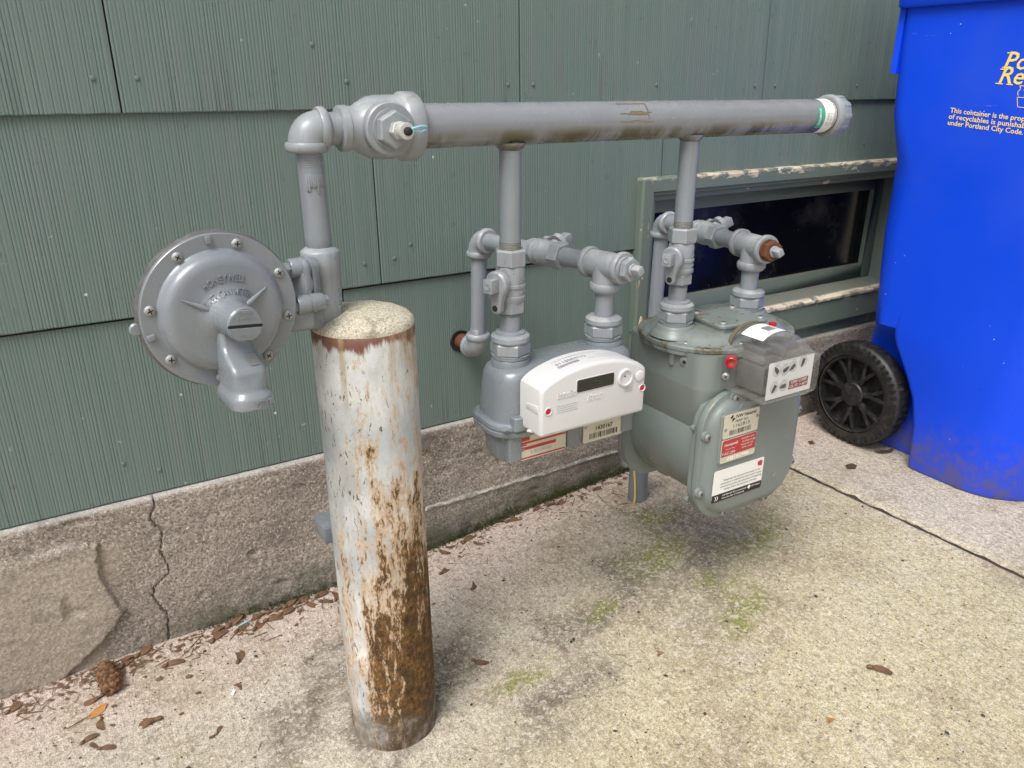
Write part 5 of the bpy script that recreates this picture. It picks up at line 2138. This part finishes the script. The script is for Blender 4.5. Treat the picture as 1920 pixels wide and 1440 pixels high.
m = MB()
m.loft([binring(*s_) for s_ in SECS])
bb = m.build('bin_body', 'blue', rbn, 50)
m = MB()
T_ = SECS[-1]
m.loft([binring(.930, 1.518, -.158, -.680, .025, 0, -.23, .010), binring(.934, 1.518, -.158, -.680, .025, 0, -.23, .013), binring(.955, 1.517, -.158, -.682, .025, 0, -.23, .013)])
m.build('bin_rim', 'blue', rbn, 40)
m = MB()
m.loft([binring(.956, 1.517, -.158, -.682, .03, 0, -.23, .016), binring(.960, 1.517, -.158, -.682, .03, 0, -.23, .021), binring(.985, 1.517, -.158, -.682, .03, 0, -.23, .021), binring(1.000, 1.525, -.165, -.675, .05, 0, -.24, .01), binring(1.010, 1.56, -.20, -.64, .07, 0, -.27, .0)])
m.build('lid', 'blue', rbn, 40)
m = MB()
m.loft([[V(x, y, BZ + z) for x, y in ((1.5235, -.1620), (1.5225, -.1500 - q), (1.5250, -.1485 - q), (1.60, -.1485 - q), (1.60, -.1620))] for z, q in ((.812, .004), (.815, .0), (.94, .0))])
m.build('handle_flange', 'blue', rbn, 30)
m = MB()
m.cyl((1.545, -.176, .171), (2.07, -.176, .171), .011, 16)
m.build('axle', 'rubber', rbn)
WC = V(1.5370, -.1740, .1725)
WAX = V(-1, .05, 0).normalized()
m = MB()                                                      # one wheel, tyre with shoulder lugs, rim with forked spokes
m.lathe([(0, .092), (.0, .104), (-.002, .112), (-.006, .1185), (-.012, .1212), (-.040, .1212), (-.046, .1180), (-.050, .105), (-.050, .085), (-.004, .085), (-.0035, .0915)], WC, WAX, 72, cap0=False, cap1=False)
wheel = m.build('wheel', 'rubber', rbn, 40)
WX_, WY_, WD_ = basis(WAX, (0, -1, 0))
m = MB()
for i in range(48):
    a = 2 * pi * i / 48
    rd = WX_ * cos(a) + WY_ * sin(a)
    M = Matrix((rd, WAX.cross(rd), WAX)).transposed()
    m.box(WC + rd * .1105 + WAX * -.0015, (.0135, .0050, .004), M)
    m.box(WC + rd * .1205 + WAX * -.026, (.0035, .0060, .030), M)
tag(m.build('tread_lugs', 'rubber', wheel, 30, bevel=.0006), kind='stuff')
m = MB()
m.lathe([(-.012, .086), (-.012, .090), (-.0045, .0925), (-.0025, .0905), (-.006, .0860)], WC, WAX, 64, cap0=False, cap1=False)
m.lathe([(-.030, .089), (-.031, .0)], WC, WAX, 40, cap0=False, cap1=False)
m.build('rim', 'rubber', wheel, 40)
m = MB()
m.lathe([(-.030, .0300), (-.006, .0290), (-.0030, .0265), (-.0022, .020), (-.002, .0)], WC, WAX, 40, cap1=False)
m.build('hub_cap', 'rubber', wheel, 30)
for i in range(7):
    m = MB()
    a = 2 * pi * (i + .25) / 7
    rd = WX_ * cos(a) + WY_ * sin(a)
    td = WAX.cross(rd)
    M = Matrix((rd, td, WAX)).transposed()
    m.box(WC + rd * .040 - WAX * .0125, (.030, .0125, .011), M)
    for sgn in (-1, 1):
        b = Matrix.Rotation(sgn * .33, 3, 'Z')
        m.box(WC + rd * .071 + td * sgn * .0105 - WAX * .0125, (.046, .0078, .011), M @ b)
    m.build('spoke', 'rubber', wheel, 30, bevel=.0012)


def side_x(z):
    for a, b in zip(SECS[:-1], SECS[1:]):
        if a[0] <= z <= b[0]:
            t = (z - a[0]) / (b[0] - a[0])
            return a[1] + (b[1] - a[1]) * t
    return SECS[-1][1]


def on_side(x, y, z):                           # x runs to the front of the bin, y up; print drops slightly like on the bin
    zz = y - .078 * (x - .29)
    return V(side_x(zz - BZ) - .0007 - z, -x, zz)


m = MB()
for s_, x, z, sz in (('Portland', .3700, .8900, .0400), ('Recycles!', .3660, .8660, .0400)):
    letter(m, None, s_, x, z, sz, off=0, bold=.010, shear=.26, align='LEFT', fn=on_side)


def quad_on(mb, pts):
    k = len(mb.v)
    mb.v += [tuple(on_side(a, b, .0001)) for a, b in pts]
    mb.f.append(tuple(range(k, k + len(pts))))


for (x, z) in ((.3700, .8900), (.3660, .8660)):              # serif feet of the two capitals
    for dx, w_ in ((-.003, .013),) + (((.0165, .011),) if z < .88 else ()):
        quad_on(m, [(x + dx, z - .0146), (x + dx + w_, z - .0146), (x + dx + w_ + .0006, z - .0128), (x + dx + .0006, z - .0128)])
    quad_on(m, [(x + .0035, z + .0126), (x + .011, z + .0126), (x + .0114, z + .0142), (x + .0039, z + .0142)])
m.build('yellow_lettering', 'yellow', rbn, 0)
m = MB()
for i, s_ in enumerate(('This container is the property', 'of recyclables is punishable', 'under Portland City Code. Re')):
    letter(m, None, s_, .2900 - (.0010, .0000, -.002)[i] - .002 * i, .7985 - i * .0112, .0125, off=0, bold=.014, align='LEFT', fn=on_side, width=(.160, .152, .158)[i])
m.build('small_lettering', 'yellow', rbn, 0)
m = MB()                                                      # outline emblem: tub of recyclables


def stroke(mb, pts, w_=.0011):
    for (a, b), (c, d) in zip(pts[:-1], pts[1:]):
        v_ = Vector((c - a, d - b))
        if v_.length < 1e-6:
            continue
        n_ = Vector((-v_.y, v_.x)).normalized() * w_ / 2
        quad_on(mb, [(a + n_.x, b + n_.y), (c + n_.x, d + n_.y), (c - n_.x, d - n_.y), (a - n_.x, b - n_.y)])


ex, ez = .4060, .8330
stroke(m, [(ex, ez), (ex + .004, ez - .016), (ex + .036, ez - .016), (ex + .040, ez), (ex, ez)])
stroke(m, [(ex + .001, ez + .002), (ex - .001, ez + .008), (ex + .003, ez + .014), (ex, ez + .019), (ex + .012, ez + .019), (ex + .009, ez + .012), (ex + .014, ez + .006), (ex + .011, ez + .002)])
stroke(m, [(ex + .013, ez + .024), (ex + .020, ez + .034), (ex + .027, ez + .024), (ex + .034, ez + .020), (ex + .033, ez + .003)])
stroke(m, [(ex + .013, ez + .024), (ex + .009, ez + .026), (ex + .014, ez + .034)])
m.build('emblem', 'yellow', rbn, 0)

# ================================================================== SMALL THINGS ON THE GROUND


def samara(seed, pair=False, bend=.25):
    r_ = random.Random(seed)
    m = MB()

    def wing(dirn, L, W):
        n = 9
        lift, curl_ = r_.uniform(.4, 1.4), r_.uniform(-.2, 1.2)
        top, bot = [], []
        for i in range(n):
            t = i / (n - 1)
            x = L * t
            wv = W * (.30 + .70 * math.sin(min(1, t * 1.1) * pi * .58)) * (1 if t < .8 else math.sqrt(max(.06, 1 - ((t - .8) / .2) ** 2)))
            cy = bend * L * t * t * .9
            zc = .0016 + .0045 * t * (1 - t) * lift + .0035 * t * t * curl_
            p0 = Vector((x, cy + wv * .35, zc + .0018 * sin(t * 5)))
            p1 = Vector((x, cy - wv * .65, zc - .0006))
            c, s_ = cos(dirn), sin(dirn)
            top.append([Vector((p.x * c - p.y * s_, p.x * s_ + p.y * c, p.z)) for p in (p0, p1)])
        rings = []
        for p0, p1 in top:
            mid = (p0 + p1) / 2 - Vector((0, 0, .0007))
            dn = Vector((0, 0, -.0004))
            rings.append([p0, mid, p1, p1 + dn, mid + dn, p0 + dn])
        m.loft(rings)
    wing(0, r_.uniform(.026, .031), r_.uniform(.0125, .0150))
    m.lathe([(-.0055, .0010), (-.004, .0026), (-.0005, .0032), (.0030, .0024), (.005, .0010)], (0, 0, .0026), (1, 0, .08), 10)
    if pair:
        wing(R(r_.uniform(115, 155)), r_.uniform(.023, .028), r_.uniform(.0105, .0125))
    o = m.build('winged_seed', 'seed', None, 50)
    me = o.data
    bpy.data.objects.remove(o)
    return me


SM = [samara(1), samara(2, False, .45), samara(3, True), samara(4, False, -.3), samara(5, True, -.2)]
# x, y, heading, mesh, scale, label
SEEDS = [
    (.146, -.038, 35, 2, 1.25, 'large pale brown seed pair leaning on the foundation, left of the blue scrap'),
    (.154, -.058, 30, 1, .95, 'dark brown winged seed on the paving just below the blue scrap'),
    (.180, -.068, 40, 0, 1.0, 'slim winged seed lying diagonally, right of the seed below the blue scrap'),
    (.115, -.062, 50, 3, 1.1, 'broad brown winged seed alone below the large pair at the foundation'),
    (.212, -.032, 170, 1, .95, 'curled brown winged seed tight under the moss, right of the blue scrap'),
    (.203, -.055, 10, 3, 1.0, 'light winged seed with a dark nutlet below the curled one by the moss'),
    (.228, -.052, 8, 0, 1.0, 'pale flat winged seed crossing its dark nutted neighbour'),
    (.242, -.034, 25, 2, .95, 'seed pair wedged against the mossy foot, centre of the row left of the post'),
    (.264, -.030, 20, 1, .9, 'narrow winged seed above the crescent seed, touching the moss'),
    (.277, -.040, 290, 1, .85, 'crescent shaped brown seed under the narrow one by the moss'),
    (.297, -.026, 15, 0, .95, 'flat winged seed farthest up the foundation foot, left of the post'),
    (.299, -.052, 350, 3, .8, 'small reddish winged seed between the crescent seed and the post'),
    (.322, -.062, 60, 1, .8, 'dark winged seed half hidden by the left edge of the post'),
    (.139, -.132, 60, 1, 1.0, 'purple brown winged seed standing out on clear paving below the broad one'),
    (.128, -.192, 95, 0, .55, 'tiny tan seed upright beside the white chip'),
    (.080, -.263, 70, 4, .45, 'small curled seed alone near the bottom edge, left of the dark streaks'),
    (.006, -.036, 30, 2, 1.0, 'seed pair at the foundation foot just right of the pine cone top'),
    (.040, -.083, 15, 3, 1.0, 'grey brown winged seed in the open, right of the pine cone'),
    (-.018, -.050, 50, 0, 1.1, 'long winged seed sticking up from behind the pine cone'),
    (.014, -.193, 175, 0, 1.05, 'wide light brown seed lying flat below the pine cone'),
    (-.082, -.184, 35, 3, .75, 'narrow dark seed at the lower left, left of the round nutted one'),
    (-.063, -.208, 350, 4, .7, 'seed with a round dark nutlet near the bottom left corner'),
    (-.056, -.150, 250, 1, .7, 'dark curled seed directly under the orange leaf'),
    (-.050, -.100, 210, 3, .9, 'dark seed tucked under the tip of the pine cone'),
    (-.170, -.066, 30, 0, .8, 'dark winged seed at the far left edge of the paving'),
    (.540, -.024, 280, 1, .75, 'upright dark seed nearest the post on its right side'),
    (.556, -.022, 330, 0, .75, 'small tilted seed beside the upright one right of the post'),
    (.588, -.042, 35, 3, 1.15, 'longest brown seed on the paving right of the post'),
    (.606, -.056, 290, 1, .85, 'short curved seed touching the longest seed right of the post'),
    (.510, -.101, 20, 0, .9, 'golden brown winged seed close to the right edge of the post'),
    (.535, -.174, 35, 1, 1.0, 'reddish brown winged seed in the open, right of the post'),
    (.453, -.328, 300, 1, .8, 'chestnut brown seed by the dark patch right of the post foot'),
    (.690, -.030, 5, 4, 1.1, 'forked brown seed pair at the foundation under the white fronted meter'),
    (.804, -.045, 10, 2, 1.0, 'thin brown seed pair below the gap between the meters'),
    (.755, -.030, 20, 0, .9, 'rusty brown seed against the foundation between the two forked pairs'),
    (.898, -.047, 15, 3, 1.05, 'brown seed left of the yellow tracer wire'),
    (.922, -.686, 320, 3, 1.05, 'twisted pale and dark seed alone on the yellowish paving at lower right'),
]
for i, (x, y, a, k, s_, lab) in enumerate(SEEDS):
    y = min(y, -.036) if x < .9 else y
    o = bpy.data.objects.new('winged_seed', SM[k])
    COL.objects.link(o)
    o.location = (x, y, gz(x) + .0006)
    o.rotation_euler = (rnd.uniform(-.12, .12), rnd.uniform(-.1, .1), R(a))
    o.scale = (s_, s_, s_)
    tag(o, lab, 'seed', 'brown winged seeds scattered over the paving')

cone = thing('pine_cone', (-.036, -.078, .010), 'brown pine cone lying on the paving by the foundation', 'pine cone')
A, B = V(-.040, -.048, .013), V(-.034, -.112, .011)
ax = (B - A).normalized()
m = MB()
m.lathe([(0, .002), (.006, .0055), (.02, .0070), (.045, .0062), (.060, .004), (.064, .001)], A, ax, 14)
m.build('cone_core', 'needle', cone)
m = MB()
X, Y, D = basis(ax, (0, 0, 1))
for i in range(66):
    t = i / 65
    a = i * 2.39996
    rr = .0085 * math.sin(pi * min(1, .16 + t * .86)) ** .6 + .001
    c = A + ax * (.062 - .062 * t)
    rd = X * cos(a) + Y * sin(a)
    td = ax.cross(rd)
    w_ = .0056
    p = c + rd * rr * .35
    mid_ = c + rd * (rr * .80 + .0020) - ax * .0010
    tip = c + rd * (rr + .0078) - ax * .0042
    m.loft([[p - td * .002, p + td * .002, p + ax * .0012], [mid_ - td * w_, mid_ + td * w_, mid_ + rd * .0004 + ax * .0016], [mid_ * .4 + tip * .6 - td * w_ * .92, mid_ * .4 + tip * .6 + td * w_ * .92, mid_ * .4 + tip * .6 + ax * .0014], [tip - td * .0026, tip + td * .0026, tip + ax * .0008]])
tag(m.build('cone_scales', 'cone', cone, 30), kind='stuff')


def leaf(name, x, y, a, pts, mat, label, cat='leaf', curl=.004, h=.001):
    m = MB()
    c0 = Vector((sum(p[0] for p in pts) / len(pts), sum(p[1] for p in pts) / len(pts)))
    up, dn = [], []
    ring = [(p[0], p[1], h + curl * ((p[0] - c0.x) / .02) ** 2) for p in pts]
    n = len(ring)
    k = 0
    ca_, sa_ = cos(R(a)), sin(R(a))
    tf_ = lambda q: (x + q[0] * ca_ - q[1] * sa_, y + q[0] * sa_ + q[1] * ca_, gz(x) + q[2])
    m.v = [tf_(q) for q in ring] + [tf_((q[0], q[1], q[2] - .0006)) for q in ring] + [tf_((c0.x, c0.y, h + .0012)), tf_((c0.x, c0.y, h + .0004))]
    for i in range(n):
        j = (i + 1) % n
        m.f += [(i, j, 2 * n), (n + j, n + i, 2 * n + 1), (i, n + i, n + j, j)]
    o = m.build(name, mat, None, 60)
    return tag(o, label, cat)


leaf('fallen_leaf', -.060, -.131, 25, [(-.014, -.006), (-.004, -.009), (.008, -.007), (.017, .002), (.012, .007), (.002, .008), (-.008, .005), (-.011, .001)], 'orange', 'bright orange leaf scrap below the pine cone')
leaf('leaf_stalk', -.083, -.141, 20, [(-.016, -.0008), (.015, -.0006), (.015, .0006), (-.016, .0008)], 'needle', 'thin brown leaf stalk left of the orange leaf', 'stalk')
leaf('fallen_leaf', 1.444, -.268, 20, [(-.016, .004), (.002, .013), (.016, .003), (.013, -.009), (-.004, -.010)], 'darkleaf', 'dark angular leaf on the far slab in front of the bin wheel')
leaf('fallen_leaf', 1.575, -.262, -15, [(-.03, .004), (-.01, .010), (.012, .006), (.028, .002), (.01, -.008), (-.018, -.006)], 'darkleaf', 'long dark leaf under the edge of the blue bin')
leaf('fallen_leaf', 1.470, -.140, 40, [(-.012, .003), (.006, .008), (.012, -.003), (-.004, -.008)], 'darkleaf', 'small brown leaf just under the left side of the bin wheel')
leaf('fallen_leaf', .693, -.484, 10, [(-.008, -.003), (.001, .002), (.003, .010), (.006, .002), (.009, -.004)], 'bud', 'tiny copper leaf fragment on open paving below the meters')
leaf('fallen_leaf', .795, -.715, 10, [(-.007, -.001), (.001, .002), (.003, .007), (.006, .001), (.009, -.004)], 'orange', 'tiny orange fragment near the bottom edge of the paving')
o = leaf('paper_scrap', .170, -.042, 18, [(-.010, -.0016), (.010, -.0016), (.010, .0016), (-.010, .0016)], 'cyan', 'thin pale blue scrap among the seeds at the foundation', 'scrap', 0, .0025)
o = leaf('plastic_chip', .117, -.196, 60, [(-.006, -.002), (.005, -.0025), (.006, .002), (-.004, .0025)], 'card', 'small white chip on the paving left of the post', 'scrap', 0, .0025)

# litter nobody could count
m = MB()
for i in range(230):
    x = rnd.choice((rnd.uniform(-.2, .36), rnd.uniform(.45, 1.0), rnd.uniform(-.2, .2)))
    y = -.030 - abs(rnd.gauss(0, .035))
    L, a = rnd.uniform(.006, .030), rnd.uniform(0, pi)
    m.box((x, y, gz(x) + .0016), (L, rnd.uniform(.0005, .0012), .0008), Matrix.Rotation(a, 3, 'Z') @ Matrix.Rotation(rnd.uniform(-.06, .06), 3, 'Y'))
for i in range(60):
    x, y = rnd.uniform(-.2, 1.25), rnd.uniform(-.8, -.1)
    m.box((x, y, gz(x) + .0014), (rnd.uniform(.004, .016), .0006, .0006), Matrix.Rotation(rnd.uniform(0, pi), 3, 'Z'))
tag(m.build('dry_needles', 'needle', None, 0), kind='stuff')
m = MB()                                                      # crumbs of dead leaf along the wall
for i in range(260):
    x = rnd.choice((rnd.uniform(-.2, .36), rnd.uniform(.45, 1.0), rnd.uniform(-.15, .1)))
    y = -.028 - abs(rnd.gauss(0, .022 if i % 3 else .09))
    q = rnd.uniform(.0012, .0042)
    a0 = rnd.uniform(0, 6)
    k = len(m.v)
    n = rnd.choice((4, 5, 6))
    z = gz(x) + .0014
    for e in range(n):
        a = a0 + 2 * pi * e / n
        r_ = q * rnd.uniform(.5, 1.2)
        m.v.append((x + r_ * 1.5 * cos(a), y + r_ * sin(a), z + rnd.uniform(0, .0016)))
    m.v.append((x, y, z + .0012))
    m.f += [(k + e, k + (e + 1) % n, k + n) for e in range(n)]
tag(m.build('leaf_crumbs', 'seed', None, 0), kind='stuff')
m = MB()
for i in range(1500):
    x = rnd.uniform(-.25, 1.32)
    y = -.03 - rnd.random() ** 1.6 * .95
    r_ = rnd.uniform(.0005, .0016) if i > 60 else rnd.uniform(.0015, .0030)
    k = len(m.v)
    z = gz(x) + .0012
    a = rnd.uniform(0, 6)
    m.v += [(x + r_ * cos(a) * 1.6, y + r_ * sin(a) * 1.6, z), (x - r_ * sin(a), y + r_ * cos(a), z), (x - r_ * cos(a) * 1.4, y - r_ * sin(a) * 1.4, z), (x + r_ * sin(a), y - r_ * cos(a), z), (x, y, z + r_ * .9)]
    m.f += [(k, k + 1, k + 4), (k + 1, k + 2, k + 4), (k + 2, k + 3, k + 4), (k + 3, k, k + 4)]
tag(m.build('grit', 'grit', None, 0), kind='stuff')
m = MB()
for i in range(5200):
    t = rnd.random()
    x = rnd.uniform(.10, 1.06) if t < .8 else rnd.uniform(.62, 1.05)
    dens = .5 + .5 * mn.noise(Vector((x * 14, 0, 0))) + .25 * (x > .55)
    if rnd.random() > dens:
        continue
    h = abs(rnd.gauss(0, .006)) * (1.6 if x > .5 else 1)
    y = -.0235 - abs(rnd.gauss(0, .0030)) * (1 if h < .004 else .3)
    z = gz(x) + h
    s_ = rnd.uniform(.0010, .0024)
    a = rnd.uniform(0, 6)
    k = len(m.v)
    m.v += [(x + s_ * cos(a), y, z - s_ * .4), (x + s_ * cos(a + 2.1), y - s_ * .8, z - s_ * .3), (x + s_ * cos(a + 4.2), y + s_ * .5, z - s_ * .4), (x, y - s_ * .5, z + s_)]
    m.f += [(k, k + 1, k + 3), (k + 1, k + 2, k + 3), (k + 2, k, k + 3)]
tag(m.build('moss', 'moss', None, 0), kind='stuff')
m = MB()
for i in range(46):                                          # bud scales caught on the big meter's cover and cap rim
    if i < 30:
        a = rnd.uniform(0, 2 * pi)
        q = rnd.uniform(.25, .9)
        x, y, z = M2X + .095 * q * cos(a), HY + .072 * q * sin(a), .5105
        if abs(x - PCX) < .047 and abs(y - PCY) < .045:
            z = .5217
    else:
        x, y, z = M2X - .085 + rnd.uniform(-.02, .02), HY - .070 + rnd.uniform(-.006, .006), .4965
        if i > 40:
            x, y, z = .8075 + rnd.uniform(-.006, .006), -.530 + rnd.uniform(-.004, .004), .4355
            continue
    for e in range(2):
        m.box((x + rnd.uniform(-.002, .002), y + rnd.uniform(-.002, .002), z + .0008), (rnd.uniform(.0018, .0045), rnd.uniform(.0010, .0018), .0007), Matrix.Rotation(rnd.uniform(0, pi), 3, 'Z') @ Matrix.Rotation(rnd.uniform(-.3, .3), 3, 'X'))
tag(m.build('bud_scales', 'bud', None, 0), kind='stuff')
